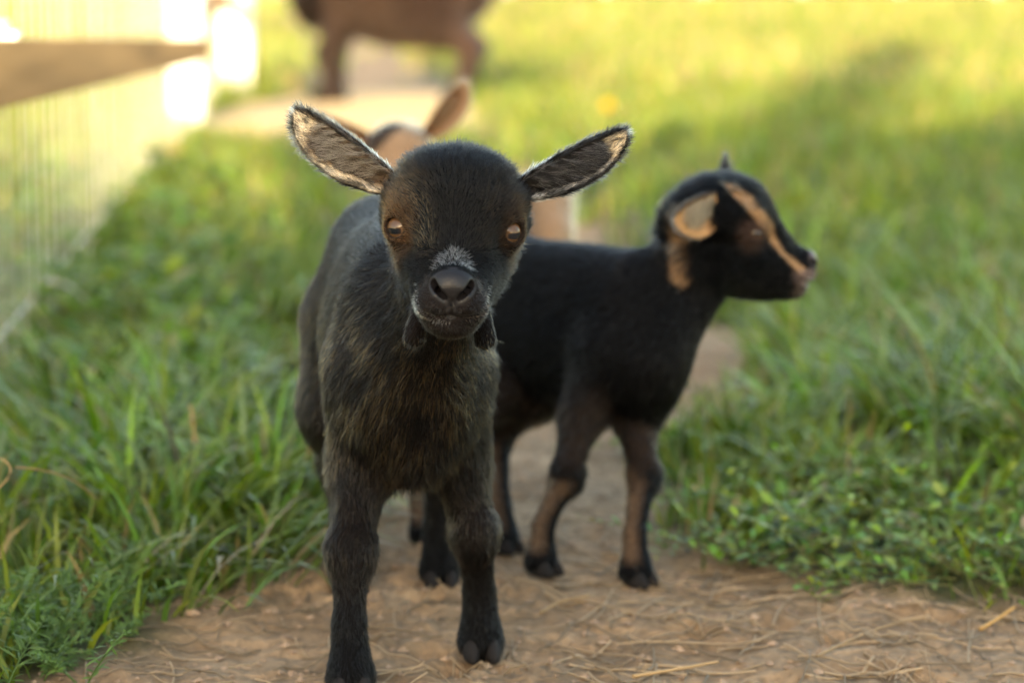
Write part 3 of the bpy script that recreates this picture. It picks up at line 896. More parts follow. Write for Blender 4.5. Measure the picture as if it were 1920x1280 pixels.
BLACK = np.array([0.0030, 0.0029, 0.0032])
def coat_main(i, rnd, r):
    n = len(rnd); c = np.tile(BLACK, (n, 1)).astype(float)
    q = i['ql']; hd = i['head'] > 0.5
    f, l, u = q.T
    P = i['P']
    # warm frosting on chest, shoulders, flank and legs
    nz = N1(P, 60) * 0.6 + N2(P, 160) * 0.4
    loc = i['loc']
    chest = sstep(2, 8, loc[:, 0]) * (1 - sstep(19.5, 22, loc[:, 2])) + 0.45 * (loc[:, 0] <= 2) * (1 - sstep(17.5, 20.5, loc[:, 2]))
    chest = np.clip(chest, 0, 1) * sstep(4.5, 9, loc[:, 2]) * (~hd) * (1 - sstep(16.5, 19, loc[:, 2]) * 0.85)
    pr = chest * np.clip(nz * 1.4 - 0.42, 0.03, 0.6)
    fr = (rnd < pr * 0.8).astype(float)
    c = mixc(c, (0.15, 0.09, 0.040), fr * (0.35 + 0.65 * r.random(n)))
    c = mixc(c, (0.011, 0.0075, 0.006), ((rnd > 0.62) & ~hd).astype(float) * 0.6 * sstep(1.5, 7, loc[:, 2]))
    # legs: grey-brown mid, black feet
    lg = (i['leg'] > 0.6) * sstep(2.0, 7.5, loc[:, 2]) * (1 - sstep(10, 13, loc[:, 2]))
    c = mixc(c, (0.040, 0.028, 0.019), ((rnd < 0.5 * nz * lg) * 0.85))
    # face: brown rings about the eyes, golden streak beside the bridge (stronger on the goat's right)
    rt = l < 0
    la = np.abs(l)
    ed = np.sqrt((f - 0.55) ** 2 + (la - 2.6) ** 2 + ((u - 0.0) * 0.9) ** 2)
    ring = (1 - sstep(0.9, np.where(rt, 2.1, 1.7), ed)) * np.where(rt, 1.0, 0.28) * hd * sstep(-0.2, 0.7, f) * np.where(u < -0.6, 0.4, 1.0)
    c = mixc(c, (0.22, 0.112, 0.052), ring * np.where(rnd < 0.75, 0.85, 0.25) * np.clip(0.35 + nz, 0, 1))
    brow = np.exp(-((u - 1.7) / 0.8) ** 2 - ((la - 2.4) / 0.8) ** 2 - ((f - 0.8) / 1.2) ** 2) * np.where(rt, 1.0, 0.16) * hd
    c = mixc(c, (0.16, 0.092, 0.042), np.clip(brow * (rnd < 0.65), 0, 1) * 0.9)
    stre = np.exp(-((la - 1.45 - 0.12 * (u - 0.5)) / 0.42) ** 2) * sstep(-1.0, -0.3, u) * (1 - sstep(1.2, 2.8, u)) * (f > 0.8) * np.where(rt, 1.0, 0.10) * hd
    c = mixc(c, (0.26, 0.165, 0.08), np.clip(stre * (rnd < 0.42 * (0.3 + 1.1 * nz)), 0, 1))
    cheek = (~rt) * hd * (la > 2.3) * (u < -0.4) * (u > -3.2)
    c = mixc(c, (0.040, 0.022, 0.012), cheek * (rnd < 0.15) * 0.4)
    # muzzle a touch brown, white flash above the nose, white lower lip on the right side
    muz = sstep(3.3, 4.0, f) * hd * (u < -1.6)
    c = mixc(c, (0.020, 0.015, 0.014), muz * 0.6)
    fl = sstep(-0.02, 0.14, 0.52 - np.sqrt((l / 1.25) ** 2 * 0.45 + ((f - 3.70) / 0.60) ** 2 * 0.5)) * (u > -1.75) * hd
    c = mixc(c, (0.93, 0.92, 0.92), (fl * 0.95 > rnd) * 1.0)
    mu_ = mouth_u(f)
    lip = hd * (f > 3.15) * (l < 0.25) * (u < mu_ + 0.02) * (u > mu_ - 0.36 - 0.12 * np.clip(-l - 0.8, 0, 1))
    c = mixc(c, (0.85, 0.83, 0.81), lip * (rnd < 0.9 * sstep(0.25, -0.55, l)))
    lip2 = hd * (f > 3.5) * (l > 0.5) * (u < mu_ + 0.02) * (u > mu_ - 0.14)
    c = mixc(c, (0.30, 0.22, 0.17), lip2 * (rnd < 0.5) * 1.0)
    spk = hd * (f > 2.9) * (np.abs(la - 1.6) < 0.25) * (np.abs(u - mu_ - 0.35) < 0.22)
    c = mixc(c, (0.6, 0.57, 0.55), spk * (rnd < 0.22) * 1.0)
    return c
coat_main.leather = (0.010, 0.009, 0.010)

def mottle(t, v):
    q = np.stack([t * 16, v * 5, np.zeros_like(t)], -1); q2 = np.stack([t * 45, v * 12, np.ones_like(t)], -1)
    return np.clip(0.15 + 1.7 * sstep(0.3, 0.7, N1(q) * 0.6 + N2(q2) * 0.4), 0.1, 1.4)
def ear_col_right(t, v, i, rnd):           # viewer's left ear: cream and brown
    c = np.tile([0.12, 0.085, 0.058], (len(t), 1)).astype(float)
    c = mixc(c, (0.42, 0.31, 0.19), ((rnd < 0.40) & (i > 0.5)).astype(float))
    dark = (np.clip((v - 0.62) * 4, 0, 1) * sstep(0.22, 0.4, t) + np.clip((np.abs(v) - 0.80) * 8, 0, 1) * (np.sin(t * 70) > -0.2) * 0.8 + sstep(0.93, 0.99, t))
    c = mixc(c, (0.03, 0.024, 0.02), np.clip(dark, 0, 1) * (rnd < 0.72))
    out = i < 0.5
    c = mixc(c, (0.02, 0.016, 0.014), (out & (rnd < 0.75)).astype(float))
    basew = np.clip((0.38 - t) * 5, 0, 1) * (v > 0.3)
    c = mixc(c, (0.62, 0.60, 0.60), basew * (rnd < 0.5))
    low = np.clip((-v - 0.45) * 3, 0, 1) * (1 - sstep(0.5, 0.75, t)) * (i > 0.5)
    c = mixc(c, (0.70, 0.58, 0.42), low * (rnd < 0.75))
    tip = sstep(0.72, 0.85, t) * (v < 0.6) * (i > 0.5)
    c = mixc(c, (0.68, 0.58, 0.43), tip * (rnd < 0.72))
    return c * mottle(t, v)[:, None]
def ear_lock_right(t, v, lock, rnd):
    c = np.tile([0.11, 0.075, 0.050], (len(t), 1)).astype(float)
    c = mixc(c, (0.68, 0.60, 0.49), (lock > 0.5) * (rnd < 0.7) * 1.0)
    c = mixc(c, (0.10, 0.06, 0.035), (lock < 0.3) * (rnd < 0.6) * 1.0)
    return c
def ear_col_left(t, v, i, rnd):            # viewer's right ear: black and silver
    c = np.tile([0.016, 0.014, 0.013], (len(t), 1)).astype(float)
    c = mixc(c, (0.05, 0.04, 0.034), (rnd < 0.3) * 1.0)
    basew = np.clip((0.42 - t) * 5, 0, 1) * (v > 0.3)
    c = mixc(c, (0.62, 0.62, 0.64), basew * (rnd < 0.5))
    low = np.clip((-v - 0.62) * 4, 0, 1) * (1 - sstep(0.75, 0.9, t)) * (i > 0.5)
    c = mixc(c, (0.55, 0.53, 0.50), low * (rnd < 0.62))
    tip = sstep(0.74, 0.86, t) * (v < 0.75) * (i > 0.5)
    c = mixc(c, (0.74, 0.60, 0.42), tip * (rnd < 0.75))
    c = mixc(c, (0.012, 0.011, 0.011), np.clip((np.abs(v) - 0.8) * 8, 0, 1) * (t > 0.3) * (rnd < 0.75))
    c = mixc(c, (0.012, 0.011, 0.011), (i < 0.5) * (rnd < 0.8) * (t > 0.35))
    return c * mottle(t, v)[:, None]
def ear_lock_left(t, v, lock, rnd):
    c = np.tile([0.022, 0.020, 0.020], (len(t), 1)).astype(float)
    c = mixc(c, (0.42, 0.41, 0.41), (lock > 0.55) * (rnd < 0.45) * 1.0)
    c = mixc(c, (0.025, 0.022, 0.020), (lock < 0.35) * (rnd < 0.7) * 1.0)
    return c

def seg_mask(f, u, pts, w):
    best = np.full(len(f), 9.0)
    for (a, b) in zip(pts[:-1], pts[1:]):
        ax, ay, aw = a; bx, by, bw_ = b
        dx, dy = bx - ax, by - ay
        t = np.clip(((f - ax) * dx + (u - ay) * dy) / (dx * dx + dy * dy), 0, 1)
        d = np.hypot(f - ax - t * dx, u - ay - t * dy) / (aw + (bw_ - aw) * t)
        best = np.minimum(best, d)
    return 1 - sstep(0.5, 1.35, best)
def coat_side(i, rnd, r):
    n = len(rnd); c = np.tile(BLACK, (n, 1)).astype(float)
    q = i['ql']; hd = i['head'] > 0.45; f, l, u = q.T; loc = i['loc']
    tan = np.array([0.29, 0.172, 0.092])
    wob = (N1(i['P'], 170) - 0.5) * 0.25; f = f + wob; u = u + (N2(i['P'], 170) - 0.5) * 0.25
    st = seg_mask(f, u, [(-1.1, 2.9, 0.22), (0.3, 1.9, 0.42), (1.45, 0.35, 0.42), (1.8, -0.3, 0.30), (2.6, -1.3, 0.20), (3.7, -2.4, 0.30)], 1) * hd * (np.abs(l) > 0.75)
    c = mixc(c, tan, (st * 0.95 > rnd) * 1.0)
    ch = seg_mask(f, u, [(-4.0, 0.9, 0.75), (-4.2, -1.2, 0.55), (-4.0, -2.9, 0.65)], 1) * (i['head'] + i['neck'] > 0.3) * (np.abs(l) > 0.8)
    c = mixc(c, tan * 0.8, (ch * 0.8 > rnd) * 1.0)
    eyer = hd * (1 - sstep(0.7, 1.4, np.hypot(f - 0.4, u + 0.1))) * (np.abs(l) > 1.2)
    c = mixc(c, (0.045, 0.028, 0.023), eyer * 0.8)
    mz = hd * sstep(3.0, 4.0, f) * (u < -2.4)
    c = mixc(c, (0.20, 0.14, 0.12), mz * (rnd < 0.6))
    c = mixc(c, (0.42, 0.36, 0.35), hd * sstep(3.7, 4.2, f) * (np.abs(u + 3.2) < 0.35) * (rnd < 0.5))
    lg = (i['leg'] > 0.5)
    low = lg * (1 - sstep(5.2, 8.0, loc[:, 2] + 3.0 * (N1(i['P'], 110) - 0.5)))
    inside = sstep(-0.5, 0.5, -i['N'][:, 0] * 0.9 - i['N'][:, 1] * 0.1 + 0.1)
    c = mixc(c, (0.13, 0.080, 0.050), (np.clip(low * inside * sstep(1.0, 2.2, loc[:, 2]), 0, 1) * 0.8 > rnd) * 1.0)
    mid = lg * sstep(6.5, 8, loc[:, 2]) * (1 - sstep(10, 14, loc[:, 2]))
    c = mixc(c, (0.045, 0.028, 0.019), mid * (rnd < 0.45))
    return c
coat_side.leather = (0.07, 0.05, 0.05)
def ear_col_side(t, v, i, rnd):
    c = np.tile([0.05, 0.036, 0.028], (len(t), 1)).astype(float)
    c = mixc(c, (0.46, 0.27, 0.135), (i > 0.5) * (rnd < 0.9) * 1.0)
    c = mixc(c, (0.05, 0.03, 0.02), (i > 0.5) * np.exp(-((t - 0.3) / 0.16) ** 2 - ((v - 0.1) / 0.4) ** 2))
    return mixc(c, (0.02, 0.015, 0.012), (v > 0.75) * 0.8)
def ear_col_dark(t, v, i, rnd):
    return np.tile([0.012, 0.010, 0.010], (len(t), 1)).astype(float)
def ear_col_dark2(t, v, lock, rnd):
    return np.tile([0.012, 0.010, 0.010], (len(t), 1)).astype(float)
def ear_lock_side(t, v, lock, rnd):
    return mixc(np.tile([0.58, 0.36, 0.19], (len(t), 1)).astype(float), (0.06, 0.04, 0.03), (rnd < 0.15) * 1.0)

def coat_tan(i, rnd, r):
    n = len(rnd); c = np.tile([0.33, 0.205, 0.125], (n, 1)).astype(float)
    q = i['ql']; hd = i['head'] > 0.5; f, l, u = q.T; loc = i['loc']; P = i['P']
    c = mixc(c, (0.02, 0.015, 0.013), hd * (f > -2.5) * (u > 0.0) * (N1(P, 55) > 0.55) * (rnd < 0.85))
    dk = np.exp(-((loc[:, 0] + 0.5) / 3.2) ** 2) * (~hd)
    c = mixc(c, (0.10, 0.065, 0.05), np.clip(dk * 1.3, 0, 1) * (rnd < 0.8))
    return c
def ear_col_tan(t, v, i, rnd):
    c = np.tile([0.17, 0.075, 0.034], (len(t), 1)).astype(float)
    c = mixc(c, (0.36, 0.22, 0.13), ((v < -0.4) | (t > 0.85)) * 1.0)
    return mixc(c, (0.12, 0.06, 0.035), (rnd < 0.25) * 1.0)
def ear_lock_tan(t, v, lock, rnd):
    return np.tile([0.36, 0.18, 0.09], (len(t), 1)).astype(float)
def coat_adult(i, rnd, r):
    n = len(rnd); c = np.tile([0.020, 0.011, 0.008], (n, 1)).astype(float)
    loc = i['loc']
    c = mixc(c, (0.036, 0.022, 0.016), (rnd < 0.45) * (loc[:, 0] > -1) * 1.0)
    c = mixc(c, (0.030, 0.018, 0.014), (1 - sstep(9, 12, loc[:, 2])) * (rnd < 0.7))
    c = mixc(c, (0.05, 0.03, 0.025), sstep(8, 10.5, -loc[:, 0]) * (rnd < 0.7))
    return c

# ------------------------------------------------------------------ the four goats
GROUP = 'goats on the paddock path'
build_goat('baby_goat', 'black goat kid facing the camera with white nose flash and spread ears', (-0.066, 1.385), (0.032, -0.24), 1.12,
           at(852, 427, 1.205), (0.022, -1, -0.035), (1, 0.0, -0.045), 1.10,
           {'FR': (-0.0875, 1.270), 'FL': (-0.018, 1.342), 'HL': (-0.046, 1.508), 'HR': (-0.104, 1.50), 'gaze': (0, 0, -0.22)}, coat_main,
           [dict(root=(-1.9, -3.0, 1.75), T=(-0.80, 0.10, 0.55), N=(-0.10, -1, -0.12), len=5.5, w=1.03, colour=ear_col_right, lock=ear_lock_right, roll=1.0),
            dict(root=(-1.9, 3.0, 1.75), T=(0.86, 0.10, 0.42), N=(0.08, -1, -0.20), len=5.5, w=0.93, colour=ear_col_left, lock=ear_lock_left, roll=1.0)],
           dens=1.0, seed=11, skin_rnd=0.97, eye_open=0.47, group=GROUP, head_dens=1.0)
build_goat('baby_goat', 'black goat kid in profile with tan brow stripe looking right', (0.035, 1.628), (0.70, -0.71), 0.93,
           at(1390, 430, 1.58), (1, 0.03, -0.02), (-0.03, 1, 0.0), 1.02,
           {'FR': (0.019, 1.537), 'FL': (0.079, 1.508), 'HL': (-0.006, 1.60), 'HR': (-0.06, 1.62)}, coat_side,
           [dict(root=(-1.9, -2.5, 2.0), T=(-0.80, -0.45, -0.38), N=(0.30, -0.90, -0.05), len=3.4, w=1.3, colour=ear_col_side, lock=ear_lock_side, roll=0.5),
            dict(root=(-1.6, 2.6, 2.4), T=(0.30, 0.66, 0.62), N=(0.8, -0.3, 0.3), len=3.0, w=0.5, colour=ear_col_dark, lock=ear_col_dark2, roll=1.3)],
           dens=0.45, seed=21, eye_open=0.26, eax=nrm(np.array([0.30, 0.95, 0.05])), wattles=False, group=GROUP)
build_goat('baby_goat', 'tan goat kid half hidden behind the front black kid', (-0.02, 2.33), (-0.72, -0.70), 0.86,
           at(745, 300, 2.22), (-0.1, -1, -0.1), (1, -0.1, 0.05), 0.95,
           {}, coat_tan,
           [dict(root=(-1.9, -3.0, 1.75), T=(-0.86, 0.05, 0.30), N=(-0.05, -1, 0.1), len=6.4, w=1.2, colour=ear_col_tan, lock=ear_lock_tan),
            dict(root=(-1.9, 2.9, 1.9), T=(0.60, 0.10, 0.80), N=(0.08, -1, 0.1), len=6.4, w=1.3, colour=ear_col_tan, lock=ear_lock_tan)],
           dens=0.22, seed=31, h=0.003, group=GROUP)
build_goat('adult_goat', 'large brown goat standing far back on the sandy path', (-0.39, 7.75), (-1, 0.10), 2.35,
           (-0.80, 7.72, 0.60), (-1, -0.1, -0.25), (-0.1, 1, 0.0), 1.75,
           {}, coat_adult,
           [dict(root=(-1.9, -2.9, 1.9), T=(0.3, -0.85, 0.3), N=(-0.8, -0.3, -0.1), len=7, w=1.4, colour=ear_col_tan, lock=ear_lock_tan),
            dict(root=(-1.9, 2.9, 1.9), T=(0.3, 0.85, 0.3), N=(-0.8, 0.3, -0.1), len=7, w=1.4, colour=ear_col_tan, lock=ear_lock_tan)],
           dens=0.05, seed=41, h=0.008, belly=1.4, lenf=1.25, legr=1.4, wattles=False, group=GROUP, hair_r=0.0002, hair_len=1.0)

# ------------------------------------------------------------------ vegetation
def blades(n_or_xy, length, width, lean, colors, seed, droop=0.5, levels=4, direction=None, base_z=None):
    """numpy grass blades; returns verts, quads, tris, colours"""
    r = np.random.default_rng(seed)
    xy = n_or_xy; n = len(xy)
    ang = r.uniform(0, 2 * math.pi, n) if direction is None else direction
    d = np.stack([np.cos(ang), np.sin(ang), np.zeros(n)], -1)
    tw = ang + math.pi / 2 + r.normal(0, 0.5, n)
    side = np.stack([np.cos(tw), np.sin(tw), np.zeros(n)], -1)
    z0 = ground_z(xy[:, 0], xy[:, 1]) * np.maximum(np.exp(-np.hypot(xy[:, 0], xy[:, 1] - 1.6) / 12), 0.1) - 0.003 if base_z is None else base_z
    root = np.stack([xy[:, 0], xy[:, 1], z0], -1)
    s = np.linspace(0, 1, levels)
    # tilt grows along the blade
    th0 = lean * 0.6; th1 = lean + droop * r.uniform(0.4, 1.5, n)
    pts = [root]
    for k in range(1, levels):
        sm = (s[k] + s[k - 1]) / 2
        th = th0 + (th1 - th0) * sm ** 1.3
        step = length / (levels - 1)
        pts.append(pts[-1] + (d * np.sin(th)[:, None] + np.array([0, 0, 1.0]) * np.cos(th)[:, None]) * step[:, None])
    wprof = np.interp(s, [0, 0.3, 0.7, 1], [0.75, 1.0, 0.7, 0.0])
    V = []
    for k in range(levels - 1):
        hw_ = side * (width * wprof[k] / 2)[:, None]
        V += [pts[k] - hw_, pts[k] + hw_]
    V.append(pts[-1])
    m = len(V)
    V = np.stack(V, 1)
    V[..., 2] = np.maximum(V[..., 2], z0[:, None] - 0.004)
    b = (np.arange(n) * m)[:, None]
    Q = [b + np.array([[2 * k, 2 * k + 1, 2 * k + 3, 2 * k + 2]]) for k in range(levels - 2)]
    Q = np.concatenate(Q)
    T = b + np.array([[m - 3, m - 2, m - 1]])
    return V.reshape(-1, 3), Q, T, np.repeat(colors, m, 0)

def leaves(P, dirs, ups, L, Wd, colors, cup=0.15, profile=(0.0, 0.75, 1.0, 0.65)):
    """small pointed leaves of seven points each"""
    n = len(P)
    dirs = nrm(dirs); side = nrm(np.cross(dirs, ups)); up = np.cross(side, dirs)
    V = [P]
    for t, w in ((0.3, profile[1]), (0.6, profile[2]), (0.82, profile[3])):
        c = P + dirs * (L * t)[:, None] + up * (cup * L * (t - t * t * 1.6))[:, None]
        o = side * (Wd * w / 2)[:, None] + up * (Wd * 0.12)[:, None]
        o2 = -side * (Wd * w / 2)[:, None] + up * (Wd * 0.12)[:, None]
        V += [c + o2, c + o]
    V.append(P + dirs * L[:, None] - up * (cup * L * 0.6)[:, None])
    V = np.stack(V, 1)
    b = (np.arange(n) * 8)[:, None]
    T = np.concatenate([b + np.array([[0, 2, 1]]), b + np.array([[5, 6, 7]])])
    Q = np.concatenate([b + np.array([[1, 2, 4, 3]]), b + np.array([[3, 4, 6, 5]])])
    return V.reshape(-1, 3), Q, T, np.repeat(colors, 8, 0)

class Batch:
    def __init__(s): s.V, s.Q, s.T, s.C, s.n = [], [], [], [], 0
    def add(s, V, Q, T, C):
        s.V.append(V); s.Q.append(Q + s.n)
        if T is not None and len(T): s.T.append(T + s.n)
        s.C.append(C); s.n += len(V)
    def build(s, name, mat, parent=None, loc=None):
        V = np.concatenate(s.V)
        if loc is not None: V = V - np.array(loc)
        me = mesh_np(name, V, quads=np.concatenate(s.Q), tris=np.concatenate(s.T) if s.T else None, mat=mat)
        point_color(me, 'blade_color', np.concatenate(s.C))
        return link(name, me, parent, loc if parent is None else None)

def tubes(paths, radii, colors, sides=5):
    """paths (n,K,3); radii (n,K)"""
    n, K, _ = paths.shape
    t = np.gradient(paths, axis=1); t = nrm(t)
    ref = np.where(np.abs(t[..., 2:3]) > 0.9, [1.0, 0, 0], [0, 0, 1.0])
    a = nrm(np.cross(t, ref)); b = np.cross(t, a)
    an = np.arange(sides) / sides * 2 * math.pi
    V = paths[:, :, None, :] + radii[:, :, None, None] * (a[:, :, None, :] * np.cos(an)[None, None, :, None] + b[:, :, None, :] * np.sin(an)[None, None, :, None])
    ix = np.arange(n * K * sides).reshape(n, K, sides)
    nx = np.roll(ix, -1, 2)
    Q = np.stack([ix[:, :-1], nx[:, :-1], nx[:, 1:], ix[:, 1:]], -1).reshape(-1, 4)
    return V.reshape(-1, 3), Q, None, np.repeat(colors, K * sides, 0)

def scatter(n, y0, y1, margin, seed):
    """uniform points of the view wedge widened by margin"""
    r = np.random.default_rng(seed)
    y = np.sqrt(r.uniform(0, 1, n) * (y1 * y1 - y0 * y0) + y0 * y0) if margin < 0.2 * y1 else r.uniform(y0, y1, n)
    x = r.uniform(-1, 1, n) * (0.222 * y + margin)
    return np.stack([x, y], -1), r

def green(r, n, dry=0.1, bright=1.0):
    c = np.array([0.106, 0.160, 0.020]) * (1 + r.normal(0, 0.30, (n, 1))) * bright
    c = c * np.stack([r.uniform(0.75, 1.45, n), np.ones(n), r.uniform(0.7, 1.5, n)], -1)
    dr = r.random(n) < dry
    c[dr] = np.array([0.30, 0.215, 0.095]) * r.uniform(0.6, 1.15, (dr.sum(), 1))
    return np.clip(c, 0.005, 0.6)

def keep_out(xy):
    """nothing sprouts right under the kids' feet"""
    return np.ones(len(xy), bool)

# turf, near to far
turf = Batch()
for (n, y0, y1, mg, L0, L1, w, seed, lv) in ((62000, 1.02, 3.3, 0.45, 0.022, 0.065, 0.0032, 1, 4), (52000, 3.3, 8.0, 0.7, 0.035, 0.085, 0.0060, 2, 4),
                                         (60000, 8.0, 20.0, 1.2, 0.05, 0.12, 0.013, 3, 3), (70000, 20.0, 58.0, 2.5, 0.08, 0.18, 0.035, 4, 3)):
    xy, r = scatter(n, y0, y1, mg, seed)
    d = dirt_amount(xy[:, 0], xy[:, 1])
    cl = noise2(xy[:, 0], xy[:, 1], 9.0 if y1 < 9 else 2.0, N3)
    k = r.random(n) > d * 1.06 - (0.03 if y0 > 3 else 0.02)
    k &= r.random(n) < 0.10 + cl * 1.35
    xy = xy[k]; n = len(xy)
    cl = cl[k]
    L = r.uniform(L0, L1, n) * (0.55 + cl)
    edge = 1 - 0.6 * d[k]
    c = green(r, n, 0.07 if y1 < 9 else 0.2, 1.0)
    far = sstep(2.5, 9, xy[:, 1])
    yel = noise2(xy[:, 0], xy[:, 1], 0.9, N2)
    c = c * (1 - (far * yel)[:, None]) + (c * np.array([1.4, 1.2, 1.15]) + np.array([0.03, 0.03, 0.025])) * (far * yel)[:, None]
    turf.add(*blades(xy, L * edge, w * r.uniform(0.6, 1.4, n), np.abs(r.normal(0.25, 0.3, n)), c, seed + 50, 0.9, lv))
tag(turf.build('meadow_grass', MAT['grass']), 'short green meadow turf covering the paddock', 'grass', kind='stuff')

# long tufts beside the path: centre x, y, radius, count, length
long_ = Batch()
TUFTS = [(-0.235, 1.62, 0.05, 240, 0.13), (-0.19, 1.72, 0.05, 260, 0.13), (-0.30, 1.80, 0.06, 240, 0.15), (-0.185, 1.86, 0.05, 240, 0.12), (-0.26, 1.95, 0.06, 240, 0.13),
         (-0.165, 1.60, 0.03, 110, 0.10), (-0.34, 1.66, 0.05, 160, 0.13), (0.24, 1.78, 0.05, 90, 0.08), (0.33, 1.72, 0.05, 90, 0.09), (0.20, 1.92, 0.04, 90, 0.08), (0.27, 2.02, 0.05, 120, 0.10), (-0.155, 1.70, 0.03, 110, 0.09), (-0.22, 1.50, 0.04, 100, 0.09), (-0.38, 2.05, 0.07, 200, 0.14), (-0.30, 2.20, 0.07, 180, 0.12),
         (0.36, 1.95, 0.06, 260, 0.13), (0.44, 1.85, 0.06, 260, 0.15), (0.40, 2.10, 0.07, 260, 0.14), (0.50, 2.00, 0.07, 240, 0.16), (0.33, 2.15, 0.05, 180, 0.11), (0.47, 2.25, 0.08, 240, 0.14),
         (0.56, 2.35, 0.09, 240, 0.16), (0.35, 2.45, 0.08, 220, 0.12), (0.28, 2.35, 0.05, 120, 0.09), (0.62, 2.1, 0.09, 220, 0.15), (0.70, 2.6, 0.1, 240, 0.16), (0.52, 2.75, 0.1, 220, 0.13),
         (-0.45, 2.5, 0.1, 220, 0.13), (-0.30, 2.75, 0.1, 200, 0.11), (-0.52, 3.0, 0.12, 220, 0.12), (-0.38, 3.4, 0.12, 200, 0.11), (0.36, 3.1, 0.12, 200, 0.11), (0.75, 3.3, 0.15, 240, 0.13)]
for k, (x, y, rad, n, L0) in enumerate(TUFTS):
    r = np.random.default_rng(500 + k)
    a = r.uniform(0, 2 * math.pi, n); q = np.sqrt(r.random(n)) * rad
    xy = np.stack([x + q * np.cos(a), y + q * np.sin(a)], -1)
    c = green(r, n, 0.11, 1.0) * np.array([0.88, 1.02, 0.9]); L0 = L0 * (0.85 if x < 0 else 1.0)
    n = len(c); c *= np.clip(r.lognormal(0, 0.35, (n, 1)), 0.4, 1.6); pale = r.random(n) < 0.2
    c[pale] = c[pale] * 0.5 + np.array([0.10, 0.13, 0.065])  # some blades hold a bluish sheen highlight in their colour
    out = a + r.normal(0, 0.9, n)
    long_.add(*blades(xy, L0 * r.uniform(0.45, 1.15, n), r.uniform(0.0026, 0.0062, n), np.abs(r.normal(0.25, 0.28, n)) + q / rad * 0.35, c, 700 + k, 1.25, 6, direction=out))
# flattened blades lying over the edge of the path on the left
r = np.random.default_rng(77)
n = 170
xy = np.stack([r.uniform(-0.25, -0.125, n), r.uniform(1.42, 1.80, n)], -1)
xy[:, 0] -= np.clip(1.55 - xy[:, 1], 0, 1) * 0.35
long_.add(*blades(xy, r.uniform(0.06, 0.13, n), r.uniform(0.0022, 0.0042, n), r.uniform(0.8, 1.35, n), green(r, n, 0.12) * np.array([0.9, 1.0, 1.3]) + 0.015, 771, 0.7, 6, direction=r.normal(-0.5, 0.7, n)))
tag(long_.build('tall_grass', MAT['grass']), 'long arching grass tufts along both sides of the path', 'grass', kind='stuff')

# broad-leaved weeds in the shade on the left, creeping knotweed on the right
weeds = Batch()
r = np.random.default_rng(88)
def weed_clump(x, y, n, rad, h, lsz, seed, tint=(1, 1, 1)):
    r = np.random.default_rng(seed)
    a = r.uniform(0, 2 * math.pi, n); q = np.sqrt(r.random(n)) * rad
    zz = h * (1 - (q / rad) ** 2 * 0.7) * r.uniform(0.15, 1.0, n)
    P = np.stack([x + q * np.cos(a), y + q * np.sin(a), zz], -1)
    el = r.uniform(-0.3, 0.7, n); az = a + r.normal(0, 1.0, n)
    d = np.stack([np.cos(az) * np.cos(el), np.sin(az) * np.cos(el), np.sin(el)], -1)
    up = np.stack([r.normal(0, 0.35, n), r.normal(0, 0.35, n), np.ones(n)], -1)
    L = lsz * r.uniform(0.6, 1.3, n)
    c = green(r, n, 0.03, 1.05) * np.array(tint)
    weeds.add(*leaves(P, d, up, L, L * r.uniform(0.4, 0.6, n), c))
for k in range(70):
    y = r.uniform(2.0, 4.6); x = -r.uniform(0.14, 0.21) * y * 0.9 + 0.10 * (y - 2) * -0.2 + r.normal(0, 0.05)
    if dirt_amount(np.array([x]), np.array([y]))[0] > 0.3: continue
    weed_clump(x, y, 90, r.uniform(0.05, 0.11), r.uniform(0.04, 0.12), r.uniform(0.014, 0.032), 900 + k, (0.9, 1.0, 1.0))
for k in range(26):
    y = r.uniform(2.4, 4.6); x = r.uniform(0.3, 0.24 * y + 0.2)
    weed_clump(x, y, 80, r.uniform(0.05, 0.10), r.uniform(0.03, 0.08), r.uniform(0.012, 0.026), 980 + k)
# knotweed stems with paired small leaves
stem_paths, stem_r, stem_c = [], [], []
nl = 0
for k in range(370):
    bx, by = (r.uniform(0.130, 0.50), 1.54 + 0.46 * r.random() ** 1.3) if k < 330 else (r.uniform(0.26, 0.40), r.uniform(1.45, 1.56))
    if bx > 0.42 and by < 1.60: continue
    az = r.uniform(0, 2 * math.pi); L = r.uniform(0.05, 0.12)
    el = r.uniform(0.05, 0.9)
    t = np.linspace(0, 1, 7)[:, None]
    d = np.array([math.cos(az) * math.cos(el), math.sin(az) * math.cos(el), math.sin(el)])
    wob = np.array([-d[1], d[0], 0]) * r.normal(0, 0.25)
    p = np.array([bx, by, 0.0]) + d * L * t + wob * L * t * t - np.array([0, 0, 1]) * L * 0.28 * t * t
    p[:, 2] = np.maximum(p[:, 2], 0.003)
    stem_paths.append(p); stem_r.append(np.linspace(0.0007, 0.0003, 7)); stem_c.append(np.array([0.16, 0.15, 0.05]) * r.uniform(0.7, 1.2))
    m = int(L / 0.0055)
    tt = np.linspace(0.08, 1, m)
    pp = np.stack([np.interp(tt, t[:, 0], p[:, j]) for j in range(3)], -1)
    la = az + r.uniform(0.6, 1.5, m) * np.where(np.arange(m) % 2, 1, -1)
    le = r.uniform(-0.1, 0.8, m)
    ld = np.stack([np.cos(la) * np.cos(le), np.sin(la) * np.cos(le), np.sin(le)], -1)
    LL = r.uniform(0.007, 0.015, m) * (1.15 - 0.4 * tt)
    c = green(r, m, 0.02, 1.15) * np.array([0.88, 1.02, 1.5])
    tipc = tt > 0.85
    c[tipc] = c[tipc] * np.array([1.6, 1.4, 0.9])
    weeds.add(*leaves(pp, ld, np.tile([0, 0, 1.0], (m, 1)) + r.normal(0, 0.3, (m, 3)), LL, LL * 0.45, c))
weeds.add(*tubes(np.array(stem_paths), np.array(stem_r), np.array(stem_c)))
